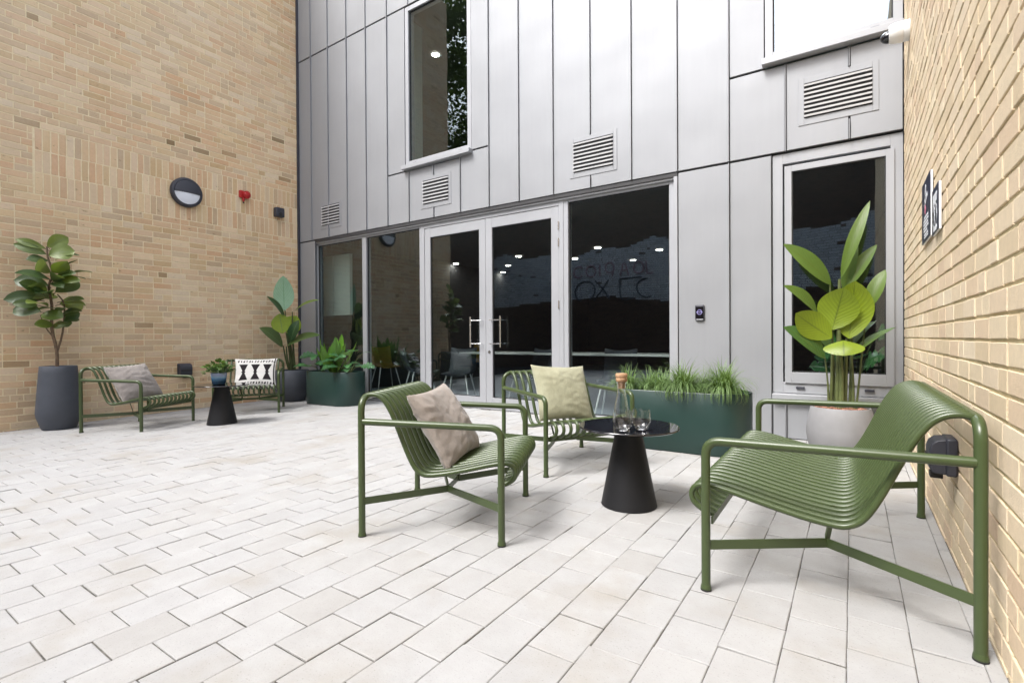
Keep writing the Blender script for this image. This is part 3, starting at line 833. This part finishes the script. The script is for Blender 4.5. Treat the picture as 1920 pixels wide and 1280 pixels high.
# ------------------------------------------------------------------ lounge furniture
TR = .0165
PROF = [(0,.700),(.032,.709),(.07,.703),(.102,.683),(.128,.650),(.157,.600),(.194,.517),(.226,.443),(.257,.380),(.283,.340),(.312,.317),
        (.355,.307),(.457,.319),(.574,.343),(.666,.364),(.735,.377),(.784,.381),(.817,.370),(.832,.343),(.826,.314),(.803,.293),(.775,.280),(.745,.272)]
def lounge(name, label, cat, W, D, ns, loc, rz, scale=1., group=None, zs=1.):
    """W half width between posts; back posts at y=0, front legs at y=D"""
    r = thing(name, label, cat, loc, rz, group, scale); k = D/.768
    b = MB(); b.tube(fillet([(-W,0,.012), (-W,0,.700*zs), (W,0,.700*zs), (W,0,.012)], .075, 8), TR, 14)
    b.build('back_frame', M['green'], r)
    for s in (-1, 1):
        b = MB(); b.tube(fillet([(s*W,.010,.578*zs), (s*W,D,.562*zs), (s*W,D,.012)], .055, 8), TR, 14)
        b.build('armrest', M['green'], r)
        for y in (0, D):
            f = MB(); f.tube([(s*W,y,0), (s*W,y,.011)], .0195, 14); f.tube([(s*W,y,.0112), (s*W,y,.022)], [.0195, .017], 14)
            f.m = 1; f.tube([(s*W,y,.0002), (s*W,y,.006)], .0198, 14)
            f.build('foot', [M['green'], M['rubber']], r)
        nd = V((s*(W-.27), D*.505, .168))
        b = MB(); b.bar((s*W, .012, .172), nd, .007, .034); b.bar(nd, (s*W, D-.012, .172), .007, .034)
        b.build('side_brace', M['green'], r)
    b = MB(); b.bar((-(W-.27)+.004, D*.505, .170), (W-.274, D*.505, .170), .0065, .026)
    for s in (-1, 1): b.bar((s*(W-.27), D*.505, .185), (s*(W-.25), D*.505-.02, .302*zs), .02, .03)
    b.build('cross_brace', M['green'], r)
    b = MB(); b.bar((-W+.01, .748*k, .262*zs), (W-.01, .748*k, .262*zs), .007, .028); b.build('front_rail', M['green'], r)
    b = MB(); pr = smooth([(u, z) + (0,) for u, z in PROF], 3)
    x0 = W-.052
    for i in range(ns):
        x = -x0+2*x0*i/(ns-1)
        b.tube([(x, p.x*k, p.y*zs) for p in pr], .0112 if ns > 20 else .0122, 10)
    b.build('slatted_seat', M['green'], r)
    return r
GRP = 'green slatted lounge seats'
bench = lounge('lounge_bench', 'wide olive green slatted metal bench against the cream brick wall', 'bench', .694, .768, 23, (.302, 2.674, 0), R(90.6), 1., GRP)
CW, CD = .37, .685
chair = lounge('lounge_chair', 'olive green slatted armchair in the foreground holding a taupe cushion', 'chair', CW, CD, 12, (-2.109, 1.934, 0), R(-66), 1., GRP, .957)
MID = ((-2.141, 3.635, 0), R(-120.3), 1.)
LEFT = ((-7.24, 2.27, zg(-7.1, 2.2)), R(-61.5), 1.05)
REAR = ((-7.26, 3.985, zg(-7.1, 3.9)), R(-126), 1.05)
mid = dup(chair, MID[0], MID[1], 'olive green slatted armchair with a pale sage cushion beside the glass topped table', GRP)
left = dup(chair, LEFT[0], LEFT[1], 'olive green slatted armchair with a grey cushion beside the tall anthracite pot', GRP, LEFT[2])
rear = dup(chair, REAR[0], REAR[1], 'olive green slatted armchair with the black and white patterned cushion', GRP, REAR[2])

def cushion(name, label, parent_tf, centre, w, h, th, lean, twist, mat, roll=0., seed=1, pattern=None, n=44, wr=1.):
    loc, rz, sc = parent_tf
    top = MB(); idx = {}
    rn = V((seed*3.7, seed*1.9, seed*.7))
    for side in (1, -1):
        for i in range(n+1):
            for j in range(n+1):
                u, v = -1+2*i/n, -1+2*j/n
                edge = i in (0, n) or j in (0, n)
                if edge and side == -1: idx[(side, i, j)] = idx[(1, i, j)]; continue
                e = max(0, (1-u*u))**.42*max(0, (1-v*v))**.42
                x = w/2*u*(1-.085*(1-v*v)); y = h/2*v*(1-.085*(1-u*u))
                t = th/2*e
                q = V((u*1.1, v*1.1, side*.5))+rn
                a1 = noise.noise(q*1.2)*.016
                s1 = noise.noise(V((q.x*.9+q.y*.5, q.y*3.2-q.x*.9, 1.)))
                a2 = (1-abs(s1)*2.2)*.010*max(0., noise.noise(q*.9+V((5,1,2)))+.35)
                a3 = noise.noise(V((q.x*4.5+q.y*2., q.y*5.5, 3.)))*.0035
                pin = math.exp(-((1-abs(u))**2+(1-abs(v))**2)*9)*noise.noise(q*5)*.012
                t += wr*(a1+a2+a3+pin)*min(1., e*2.2+.02)
                cr = 0.
                top.tint = pattern(u, v) if pattern else .5
                idx[(side, i, j)] = top.vert((x, y, side*t+cr*side*e))
        for i in range(n):
            for j in range(n):
                c = [idx[(side, i, j)], idx[(side, i+1, j)], idx[(side, i+1, j+1)], idx[(side, i, j+1)]]
                top.face(c if side == 1 else c[::-1])
    o = top.build(name, mat)
    # local axes: U across the seat, Vv up along the backrest, Nn towards the sitter
    Vv = V((0, -math.sin(lean), math.cos(lean))); U = V((1, 0, 0)); Nn = V((0, math.cos(lean), math.sin(lean)))
    Rt = Matrix((U, Vv, Nn)).transposed().to_4x4()
    # twist about the vertical, roll within its own plane
    A = Matrix.Translation(loc) @ Matrix.Rotation(rz, 4, 'Z') @ Matrix.Scale(sc, 4)
    o.matrix_world = A @ Matrix.Translation(centre) @ Matrix.Rotation(twist, 4, 'Z') @ Rt @ Matrix.Rotation(roll, 4, 'Z')
    return o
FR = ((-2.109, 1.934, 0), R(-66), 1.)
tag(cushion('cushion', '', FR, (.0, .305, .492), .49, .43, .16, R(30), R(-6), M['taupe'], R(-3), 1, wr=1.05), 'crumpled taupe linen cushion leaning in the foreground armchair', 'cushion')
tag(cushion('cushion', '', MID, (.01, .31, .525), .48, .455, .15, R(24), R(0), M['sage'], R(3), 5, wr=.8), 'pale sage green cushion propped in the armchair by the table', 'cushion')
tag(cushion('cushion', '', LEFT, (.05, .325, .505), .55, .44, .15, R(30), R(0), M['grey_linen'], R(-2), 9, wr=1.1), 'warm grey linen cushion in the far left armchair', 'cushion')
def hourglass(u, v):
    x, y = u*1.02, v*1.02
    if abs(x) < .88 and abs(y) < .60:
        for c in (-.60, 0., .60):
            d = abs(x-c)
            lim = .06+.17*max(0, (abs(y)-.08)/.5)
            if abs(y) < .08: lim = .075+(.03 if abs(y) < .03 else 0)
            if abs(y) < .56 and d < lim: return 1.
        return 0.
    if .72 < abs(y) < .86 and abs(x) < .9:
        k = math.sin(x*46+y*9)+.6*math.sin(x*71+2)
        return 1. if k > .1 else 0.
    if x < -.90 and x > -.97: return .8
    return 0.
tag(cushion('cushion', '', REAR, (-.06, .33, .505), .52, .43, .12, R(26), R(0), M['pattern'], R(0), 13, hourglass, 96, .5), 'white cushion with three black hourglass shapes in the rear armchair', 'cushion')

# ------------------------------------------------------------------ cone tables and what stands on them
def cone_table(loc, label, s=1.):
    r = thing('cone_table', label, 'table', loc, 0, 'black cone tables', s)
    b = MB(); b.lathe([(0, 0), (.152, 0), (.156, .004), (.154, .012), (.073, .425), (.073, .438), (0, .438)], 64); b.build('base', M['black_metal'], r)
    b = MB(); b.lathe([(0, .4385), (.274, .4385), (.280, .442), (.280, .446), (.277, .450), (0, .450)], 80); b.build('tabletop', M['black_glass'], r)
    return r
ct = cone_table((-1.058, 2.742, 0), 'black cone table with a glossy round top carrying glasses and a carafe')
ft = dup(ct, (-6.165, 2.995, zg(-6.165, 2.995)), 0, 'black cone table by the far chairs carrying a blue planted cup', None, 1.03)
TZ = .4505
r = thing('carafe', 'clear glass carafe with a cork stopper on the black table', 'carafe', (-1.112, 2.775, TZ))
b = MB()
outp = [(0,.0),(.040,.0),(.046,.006),(.047,.03),(.044,.075),(.036,.12),(.027,.165),(.024,.195),(.026,.225),(.030,.243)]
inp = [(.0277,.243),(.0235,.225),(.0215,.195),(.0245,.165),(.0335,.12),(.0415,.075),(.0445,.03),(.043,.012),(.036,.008),(0,.008)]
b.lathe(outp+inp, 40); b.build('vessel', M['glass'], r)
b = MB(); b.lathe([(0,.205),(.0185,.205),(.0215,.2435),(.030,.2445),(.0335,.25),(.0335,.262),(.030,.266),(.0335,.270),(.0345,.286),(.031,.292),(0,.293)], 32); b.build('stopper', M['cork'], r)
def tumbler(loc, label, first=[None]):
    if first[0]:
        q = dup(first[0], loc, 0, label); q.scale = first[0].scale; return q
    r = thing('tumbler', label, 'glass', loc, 0, 'drinking glasses on the black table')
    b = MB(); b.lathe([(0,0),(.018,0),(.028,.006),(.040,.024),(.0445,.048),(.0435,.075),(.0395,.098),(.038,.098),(.042,.075),(.043,.048),(.0385,.026),(.027,.0105),(0,.0095)], 40)
    b.build('bowl', M['glass'], r); r.scale = (1.16, 1.16, 1.12); first[0] = r; return r
tumbler((-1.022, 2.565, TZ), 'rounded clear drinking glass left of the other, in front of the carafe')
tumbler((-.952, 2.655, TZ), 'rounded clear drinking glass at the right of the carafe')

def cup_leafs(mb, c, n, rad, h, size, rn):
    for i in range(n):
        a = rn.random()*2*PI; e = rn.random()**.6
        p = V(c)+V((math.cos(a)*rad*e, math.sin(a)*rad*e, h*(.25+.75*rn.random())*(1.1-.5*e)))
        d = V((math.cos(a)*(.4+e), math.sin(a)*(.4+e), rn.uniform(-.3, .8))).normalized()
        s = size*rn.uniform(.7, 1.3)
        mb.leaf(p, p+d*s, s*.75, (rn.uniform(-.4,.4), rn.uniform(-.4,.4), 1), .1, .1, 4, 0, rn.random())
r = thing('potted_herb', 'bushy small plant in a blue glazed cup on the far table', 'potted plant', (-6.15, 2.955, zg(-6.165, 2.995)+TZ*1.03+.0008))
b = MB(); b.lathe([(0,0),(.062,0),(.070,.006),(.082,.10),(.086,.135),(.083,.138),(.079,.13),(.072,.10),(0,.10)], 36); b.build('pot', M['glaze'], r)
b = MB(); b.lathe([(0,.118),(.076,.115)], 24); b.build('soil', M['soil'], r)
rn = random.Random(4); b = MB(); cup_leafs(b, (0,0,.10), 170, .15, .17, .055, rn)
for i in range(26):
    a = rn.random()*2*PI; b.tube([(0,0,.11), (math.cos(a)*.05, math.sin(a)*.05, .18), (math.cos(a)*.12, math.sin(a)*.12, .16+rn.random()*.09)], .0025, 5)
b.build('foliage', M['herb'], r)

# ------------------------------------------------------------------ planted pots
CAM = V((0, 0, .95))
def cluster(mb, data, base, camf=.5, arch=.10, fold=.15, wave=.0, tints=None, n=10, peak=.45, jit=.25):
    for i, (b0, t0, w) in enumerate(data):
        b0, t0 = V(b0)-V(base), V(t0)-V(base)
        tc = (CAM-V(base)-(b0+t0)/2).normalized()
        nr = V((random.uniform(-jit, jit), random.uniform(-jit, jit), 1-camf))+tc*camf
        mb.leaf(b0, t0, w, nr, arch, fold, n, 0, (tints[i] if tints else random.random()), peak, wave)

# tall pot with a fiddle leaf fig
B0 = (-7.75, 1.915, zg(-7.75, 1.915))
fig = thing('potted_fig', 'fiddle leaf fig tree in a tall anthracite pot by the buff wall', 'potted plant', B0)
b = MB(); b.lathe([(0,0),(.145,0),(.158,.008),(.205,.15),(.210,.20),(.200,.36),(.178,.66),(.171,.735),(.168,.74),(.160,.735),(.165,.66),(0,.655)], 56); b.build('pot', M['pot_dark'], fig)
b = MB(); b.lathe([(0,.70),(.163,.692)], 32); b.build('soil', M['soil'], fig)
FIG = [
((-7.780,1.832,2.048),(-7.756,1.998,2.167),0.101),((-7.802,1.827,2.025),(-7.920,1.622,2.101),0.057),((-7.795,1.830,1.961),(-7.917,1.607,2.042),0.076),
((-7.707,1.828,1.940),(-7.652,2.029,2.000),0.139),((-7.814,1.853,1.890),(-7.805,1.673,1.873),0.076),((-7.805,1.869,1.751),(-7.603,1.729,1.831),0.089),
((-7.750,1.875,1.748),(-7.594,1.953,1.870),0.101),((-7.759,1.877,1.723),(-7.682,2.061,1.884),0.025),((-7.699,1.852,1.653),(-7.680,1.565,1.686),0.108),
((-7.737,1.832,1.591),(-7.914,1.612,1.634),0.114),((-7.785,1.883,1.688),(-7.547,2.019,1.722),0.073),((-7.786,1.892,1.663),(-7.531,2.053,1.648),0.073),
((-7.770,1.869,1.635),(-7.562,1.913,1.562),0.073),((-7.691,1.878,1.517),(-7.778,2.095,1.642),0.102),((-7.745,1.767,1.537),(-7.676,1.580,1.591),0.088),
((-7.820,1.850,1.471),(-7.919,1.530,1.418),0.101),((-7.772,1.698,1.434),(-7.853,1.917,1.464),0.093),((-7.790,1.748,1.363),(-7.841,1.568,1.368),0.069),
((-7.745,1.765,1.287),(-7.926,1.597,1.299),0.125),((-7.763,1.933,1.384),(-7.800,2.139,1.370),0.128),((-7.777,1.976,1.426),(-7.576,2.099,1.430),0.058),
((-7.725,1.923,1.318),(-7.620,1.737,1.294),0.077),((-7.738,1.763,1.249),(-7.544,1.896,1.211),0.107),((-7.707,1.962,1.243),(-7.685,2.087,1.272),0.096),
((-7.674,1.948,1.178),(-7.713,2.083,1.208),0.077),((-7.736,1.866,1.139),(-7.679,1.703,1.135),0.070),((-7.794,1.870,1.128),(-7.673,1.967,1.127),0.063),
((-7.715,1.938,1.140),(-7.661,2.014,1.153),0.070),((-7.776,1.888,1.497),(-7.592,1.695,1.474),0.080)]
random.seed(8)
b = MB(); cluster(b, [(p, V(q)+(V(q)-V(p))*.12, w*1.65) for p, q, w in FIG], B0, .62, .10, .20, .03, [1,.8,.5,.9,.2,1,.8,.3,.1,.1,.3,.9,.2,.2,.1,.1,.6,.4,.1,.9,.4,.2,.5,.1,.1,.7,.6,.2,.1], 9, .58, .45)
for i in range(13):
    p, q, w0 = random.choice(FIG); sp = V((-7.757, 1.87, p[2]+random.uniform(-.06, .04))); a = random.uniform(-1.2, 1.9)
    dv = V((math.cos(a), math.sin(a), random.uniform(-.25, .45))).normalized(); l = random.uniform(.17, .27)
    st_ = sp+dv*random.uniform(.03, .12)-V(B0); b.leaf(st_, st_+dv*l, l*.66, (random.uniform(-.2,1.), random.uniform(-.6,.4), .7), .14, .2, 9, 0, random.choice((.05,.15,.3,.8)), .58, .03)
b.build('foliage', M['leaf_fig'], fig)
b = MB(); off = V(B0)
def tb_(pts, r0, r1): b.tube(smooth([V(p)-off for p in pts], 3), [r0+(r1-r0)*i/(3*(len(pts)-1)) for i in range(3*(len(pts)-1)+1)], 8)
tb_([(-7.748,1.90,.60),(-7.748,1.90,.835),(-7.757,1.861,1.089),(-7.757,1.863,1.367),(-7.763,1.838,1.594),(-7.754,1.875,1.723),(-7.764,1.832,1.933),(-7.765,1.828,2.046)], .019, .008)
tb_([(-7.748,1.90,.81),(-7.734,1.952,1.051),(-7.73,1.969,1.372),(-7.745,1.91,1.497)], .012, .007)
tb_([(-7.755,1.87,1.0),(-7.771,1.807,1.113),(-7.79,1.77,1.25)], .008, .005)
for p, q, w in FIG: tb_([(V(p)*.4+V((-7.757, 1.87, p[2]-.04))*.6), V(p)*.7+V((-7.757, 1.87, p[2]-.04))*.3, V(p)+(V(q)-V(p))*.08], .0045, .003)
b.build('trunk', M['bark'], fig)

# round pot in the corner with a broad leaved plant
B1 = (-7.60, 4.80, zg(-7.6, 4.8))
cp = thing('potted_rubber_plant', 'broad leaved plant in a round anthracite pot in the wall corner', 'potted plant', B1)
b = MB(); b.lathe([(0,0),(.17,0),(.19,.01),(.262,.16),(.285,.26),(.283,.34),(.262,.50),(.257,.507),(.248,.50),(.252,.46),(0,.45)], 56); b.build('pot', M['pot_dark'], cp)
b = MB(); b.lathe([(0,.475),(.25,.468)], 32); b.build('soil', M['soil'], cp)
CORN = [((-7.672,4.718,1.423),(-7.635,4.682,1.982),0.313),((-7.625,4.698,1.291),(-7.686,4.413,1.630),0.174),((-7.507,4.793,1.412),(-7.135,5.008,1.572),0.123),
((-7.618,4.654,1.049),(-7.607,4.596,1.365),0.295),((-7.610,4.723,1.049),(-7.490,4.819,1.334),0.296),((-7.670,4.684,0.833),(-7.788,4.345,1.125),0.365),
((-7.576,4.682,0.833),(-7.128,5.018,0.994),0.331),((-7.538,4.742,0.919),(-7.423,4.832,1.264),0.192)]
b = MB(); cluster(b, CORN[:1], B1, .9, -.06, .12, .0, [.6], 12, .42, .0); b.build('pale_leaf', M['leaf_pale'], cp)
b = MB(); cluster(b, CORN[1:3]+CORN[5:], B1, .35, .10, .18, .01, [.0,.45,.12,.15,.0], 12, .45, .1)
cluster(b, CORN[3:5], B1, .85, -.08, .2, .0, [.95, 1.], 12, .5, .0); b.build('foliage', M['leaf_corner'], cp)
b = MB(); off = V(B1)
for p, q in (((-7.62,4.80,.46),(-7.655,4.72,1.43)), ((-7.60,4.82,.46),(-7.61,4.70,1.28)), ((-7.58,4.78,.46),(-7.60,4.70,1.06)), ((-7.65,4.78,.46),(-7.66,4.69,.85)), ((-7.57,4.83,.46),(-7.53,4.77,1.40)), ((-7.60,4.76,.46),(-7.575,4.69,.84))):
    m_ = (V(p)+V(q))/2+V((random.uniform(-.02,.02), random.uniform(-.02,.02), 0)); tb_([p, m_, q], .020, .008)
b.build('stem', M['stem'], cp)

# pale pot with the banana plant
B2 = (-.082, 4.76, 0)
bp = thing('potted_banana_plant', 'bright green banana leaf plant in a pale grey pot under the window', 'potted plant', B2)
b = MB(); b.lathe([(0,0),(.17,0),(.185,.008),(.222,.09),(.236,.17),(.236,.22),(.224,.31),(.204,.385),(.199,.393),(.190,.389),(.195,.36),(0,.35)], 64); b.build('pot', M['pot_grey'], bp)
b = MB(); rn = random.Random(2); b.lathe([(0,.372),(.187,.366)], 24)
for i in range(260):
    a = rn.random()*2*PI; q = .178*rn.random()**.5; p = V((q*math.cos(a), q*math.sin(a), .374+rn.random()*.012))
    d1 = V((rn.uniform(-1,1), rn.uniform(-1,1), rn.uniform(-.4,.4))).normalized(); d2 = d1.cross(V((rn.uniform(-.3,.3), rn.uniform(-.3,.3), 1))).normalized()
    b.obox(p, d1*rn.uniform(.008,.016), d2*rn.uniform(.005,.009), d1.cross(d2)*.003)
b.build('bark_mulch', M['bark_chip'], bp, flat=True)
BAN = [((-0.075,4.750,1.414),(0.116,4.854,1.999),0.078),((-0.143,4.749,1.359),(-0.474,4.643,1.698),0.125),((-0.237,4.727,1.137),(-0.473,4.593,1.355),0.115),
((-0.182,4.698,0.774),(-0.474,4.593,1.019),0.170),((-0.030,4.801,1.331),(0.162,4.904,1.660),0.092),((0.101,4.803,1.157),(0.214,4.875,1.459),0.095),
((-0.013,4.751,0.784),(0.279,4.806,1.009),0.135)]
BAN2 = [((-0.135,4.699,1.000),(-0.057,4.630,1.320),0.285),((-0.024,4.721,0.930),(0.015,4.652,1.370),0.285),((-0.135,4.689,0.935),(-0.363,4.525,1.130),0.215)]
BAN = [(p, q, w*1.18) for p, q, w in BAN]
b = MB(); cluster(b, BAN[:2], B2, .55, .08, .30, .0, [.36, .30], 14, .48, .0)
cluster(b, BAN[2:6], B2, .45, .09, .32, .0, [.32, .08, .3, .35], 14, .48, .0)
cluster(b, BAN[6:], B2, .12, .06, .2, .0, [.2], 14, .48, .0)
cluster(b, BAN2, B2, .85, -.12, .10, .0, [.92, .98, 1.], 14, .52, .0)
c0 = V(B2)
b.leaf(V((-.06,4.665,.918))-c0, V((-.055,4.56,.795))-c0, .27, (0,-.75,.65), .16, -.22, 12, 0, .96, .5)
b.leaf(V((-.02,4.80,.85))-c0, V((.16,4.88,1.06))-c0, .10, (0,-.2,1), .1, .2, 10, 0, .05, .5)
b.leaf(V((-.06,4.82,1.30))-c0, V((.02,4.9,1.75))-c0, .10, (0,-1,.2), .1, .2, 10, 0, .2, .5)
b.leaf(V((-.10,4.80,.80))-c0, V((-.28,4.90,.98))-c0, .12, (0,-.3,1), .1, .2, 10, 0, .05, .5)
b.build('foliage', M['leaf_banana'], bp)
b = MB(); off = c0
for p, q, r0 in (((-.148,4.75,.36),(-.135,4.72,.84),.014), ((-.10,4.74,.36),(-.085,4.74,1.40),.021), ((-.075,4.72,.36),(-.09,4.70,1.0),.023), ((-.055,4.76,.36),(-.04,4.75,.93),.019),
                 ((.0,4.75,.36),(-.01,4.76,.80),.014), ((-.02,4.78,.36),(-.01,4.79,1.33),.013), ((-.12,4.77,.36),(-.15,4.75,1.36),.012), ((-.16,4.73,.36),(-.185,4.70,.79),.009), ((.02,4.77,.36),(.09,4.80,1.16),.009)):
    m_ = (V(p)*.5+V(q)*.5)+V((random.uniform(-.008,.008),)*2+(0,)); tb_([p, m_, q], r0, r0*.5)
b.build('stem', M['stem_pale'], bp)

# stadium shaped planters
def stadium(L, Wd, n=20, r=None):
    r = r or Wd/2; pts = []
    for cx, cy, a0 in ((L/2-r, Wd/2-r, 0), (-(L/2-r), Wd/2-r, 90), (-(L/2-r), -(Wd/2-r), 180), (L/2-r, -(Wd/2-r), 270)):
        for k in range(n//2+1):
            a = R(a0+90*k/(n//2)); pts.append((cx+r*math.cos(a), cy+r*math.sin(a)))
    out = []
    for p in pts:
        if not out or (V(p)-V(out[-1])).length > 1e-4: out.append(p)
    if (V(out[0])-V(out[-1])).length < 1e-4: out.pop()
    return out
def planter(name, label, loc, L, Wd, H):
    r = thing(name, label, 'planter', loc, 0, 'dark green rounded planters')
    b = MB(); ring = []
    for off_, z in ((-.012, 0), (-.004, .004), (0, .012), (0, H-.006), (-.004, H), (-.016, H), (-.020, H-.006), (-.020, H-.09)):
        ring.append([b.vert((x, y, z)) for x, y in stadium(L+2*off_, Wd+2*off_, 28, Wd/2+off_)])
    n = min(len(q) for q in ring)
    for a, c in zip(ring, ring[1:]):
        for k in range(n): b.face((a[k], a[(k+1)%n], c[(k+1)%n], c[k]))
    b.build('pot', M['planter'], r, ang=50)
    b = MB(); b.prism(stadium(L-.045, Wd-.045, 28), H-.085, H-.045); b.build('soil', M['soil'], r)
    return r
HP = .50
pg = planter('grass_planter', 'dark green rounded planter full of drooping grass tufts', (-1.24, 4.435, 0), 1.14, .50, HP)
rn = random.Random(7)
def tuft(mb, cx, cy, z0, n, ln, spread):
    for i in range(n):
        a = rn.random()*2*PI; l = ln*rn.uniform(.55, 1.15); lean = (.12+.88*rn.random()**.75)*spread
        p0 = V((cx+rn.uniform(-.05,.05), cy+rn.uniform(-.05,.05), z0))
        d = V((math.cos(a), math.sin(a), 0)); w = rn.uniform(.0025, .0045); sd = V((-math.sin(a), math.cos(a), 0))
        mb.tint = rn.random(); prev = None; pos = p0.copy(); ang_ = PI/2-lean*.35
        m = 7
        for k in range(m+1):
            ww = w*(1-(k/m)**2*.9)
            cur = (mb.vert(pos-sd*ww, -1, k/m), mb.vert(pos+sd*ww, 1, k/m))
            if prev: mb.face((prev[0], prev[1], cur[1], cur[0]))
            prev = cur
            pos = pos+(d*math.cos(ang_)+V((0,0,1))*math.sin(ang_))*(l/m)
            ang_ -= lean*.50*(.5+1.0*k/m)
for x, y, n_, ln in ((-.47,-.02,400,.28), (-.30,.08,300,.25), (-.16,-.02,380,.26), (.06,-.12,760,.34), (.20,.05,330,.25), (.37,-.09,780,.34)):
    b = MB(); tuft(b, x, y, HP-.045, n_, ln, 1.45); b.build('grass_tuft', M['grass'], pg)

zf = zg(-6.55, 4.86)
pf = planter('fern_planter', 'dark green rounded planter with a bright fern and split leaves', (-6.56, 4.86, zf), 1.10, .48, HP)
off = V((-6.56, 4.86, zf))
b = MB(); random.seed(4)
for i in range(17):
    a = 2*PI*i/17+random.uniform(-.2,.2); e = random.uniform(.15, .55); l = random.uniform(.42, .66)
    p = V((-.02+.03*math.cos(a), .03*math.sin(a), HP-.06)); t = p+V((math.cos(a)*e, math.sin(a)*e, 1-.4*e)).normalized()*l
    b.leaf(p, t, random.uniform(.085, .125), (-math.cos(a), -math.sin(a), .8), -.10, .35, 12, 0, random.random(), .6, .05)
b.build('fern_frond', M['leaf_fern'], pf)
b = MB(); st = MB(); random.seed(9)
for cx, n_ in ((-.33, 13), (.33, 15), (.05, 8)):
    for i in range(n_):
        a = random.random()*2*PI
        if random.random() < .55: a = random.uniform(PI*1.1, PI*1.95)
        e = random.uniform(.05, .24); h = random.uniform(.06, .30)
        p = V((cx, 0, HP-.06)); q = V((cx+math.cos(a)*e, math.sin(a)*e, HP+h)); d = V((math.cos(a), math.sin(a), random.uniform(-.5, .25))).normalized()
        l = random.uniform(.15, .24)
        st.tube(smooth([p, (p+q)/2+V((0,0,.05)), q], 3), .004, 5)
        b.leaf(q, q+d*l, l*.85, (random.uniform(-.3,.3), -.5, .8), .14, .15, 16, 4, random.random(), .42)
b.build('split_leaf', M['leaf_split'], pf); st.build('leaf_stalk', M['stem_pale'], pf)

# monstera standing indoors behind the right window
mp = thing('indoor_monstera', 'dark green split leaf plant indoors at the lower right window corner', 'potted plant', (.02, 5.75, -.05))
b = MB(); b.lathe([(0,0),(.14,0),(.17,.30),(.165,.30),(.15,.27),(0,.27)], 32); b.build('pot', M['pot_grey'], mp)
b = MB(); st = MB(); random.seed(3)
for i in range(11):
    a = random.random()*2*PI; e = random.uniform(.08, .25); q = V((math.cos(a)*e, math.sin(a)*e*.7, random.uniform(.62, 1.05)))
    d = V((math.cos(a), -.5, random.uniform(-.4,.3))).normalized(); l = random.uniform(.2,.3)
    st.tube(smooth([(0,0,.27), (q.x*.3, q.y*.3, q.z*.7), q], 3), .005, 5)
    b.leaf(q, q+d*l, l*.9, (0, -.8, .6), .12, .15, 16, 4, random.random(), .42)
b.build('foliage', M['leaf_split'], mp); st.build('stem', M['stem_pale'], mp)

# tree beyond the old wall: seen mirrored in the upper window
tr = thing('tree', 'tall leafy tree beyond the old wall, mirrored in the upper window', 'tree', (-15.2, -9., -.2))
b = MB(); b.tube(smooth([(0,0,0), (.1,.1,3), (0,.2,7), (.3,0,11), (.2,.2,15)], 3), [.32-.02*i for i in range(13)], 10)
rn = random.Random(12)
limbs = []
for i in range(12):
    a = rn.random()*2*PI; z = rn.uniform(5, 13); l = rn.uniform(2, 3.6)
    e = V((math.cos(a)*l, math.sin(a)*l, z+rn.uniform(1, 2.5))); b.tube(smooth([(0.1,.1,z), e*.5+V((0,0,z*.5)), e], 3), [.10, .09, .08, .07, .06, .045, .03], 6); limbs.append(e)
b.build('trunk', M['bark'], tr)
b = MB()
for e in limbs+[V((rn.uniform(-2.6,2.6), rn.uniform(-2.6,2.6), rn.uniform(7, 18))) for _ in range(60)]:
    for j in range(210):
        p = e+V((rn.gauss(0,.6), rn.gauss(0,.6), rn.gauss(0,.5)))
        d = V((rn.uniform(-1,1), rn.uniform(-1,1), rn.uniform(-.8,.4))).normalized()
        b.leaf(p, p+d*rn.uniform(.18,.32), .15, (rn.uniform(-.5,.5), rn.uniform(-.5,.5), 1), .1, .1, 3, 0, rn.random())
b.build('crown', M['tree_leaf'], tr)

# ------------------------------------------------------------------ light, sky, camera
EL, AZ = R(54), R(204)     # sun behind and to the left of the camera
w = bpy.data.worlds.new('World'); S.world = w; w.use_nodes = True
nt = w.node_tree; nt.nodes.clear()
sky = N(nt, 'ShaderNodeTexSky', sky_type='NISHITA', sun_disc=False, sun_elevation=EL, sun_rotation=AZ, air_density=1., dust_density=4., ozone_density=1.)
hs = N(nt, 'ShaderNodeHueSaturation'); hs.inputs['Saturation'].default_value = .40
bg = N(nt, 'ShaderNodeBackground'); bg.inputs[1].default_value = .15
wo = N(nt, 'ShaderNodeOutputWorld')
nt.links.new(sky.outputs[0], hs.inputs['Color']); nt.links.new(hs.outputs[0], bg.inputs[0]); nt.links.new(bg.outputs[0], wo.inputs[0])
L = bpy.data.lights.new('sun', 'SUN'); L.energy = 1.1; L.angle = R(18); L.color = (1, .985, .96)
lo = bpy.data.objects.new('sun', L); COL.objects.link(lo)
d = V((math.sin(AZ)*math.cos(EL), math.cos(AZ)*math.cos(EL), math.sin(EL)))
lo.rotation_euler = (-d).to_track_quat('-Z', 'Y').to_euler(); lo.location = (0, 0, 20)

yaw, pit, rol = -0.595024, -0.0064365, -0.0059301
fw = V((math.sin(yaw)*math.cos(pit), math.cos(yaw)*math.cos(pit), math.sin(pit)))
rt = V((math.cos(yaw), -math.sin(yaw), 0)); up = rt.cross(fw)
rt, up = rt*math.cos(rol)+up*math.sin(rol), up*math.cos(rol)-rt*math.sin(rol)
cam = bpy.data.cameras.new('camera'); cam.sensor_width = 36.; cam.lens = 943.87/1920*36; cam.clip_start = .05; cam.clip_end = 1000
co = bpy.data.objects.new('camera', cam); COL.objects.link(co)
mt = Matrix((rt, up, -fw)).transposed().to_4x4(); mt.translation = CAM
co.matrix_world = mt; S.camera = co
S.view_settings.view_transform = 'Standard'; S.view_settings.look = 'None'
S.view_settings.exposure = 1.64; S.view_settings.gamma = 1.
S.cycles.max_bounces = 8; S.cycles.transparent_max_bounces = 12
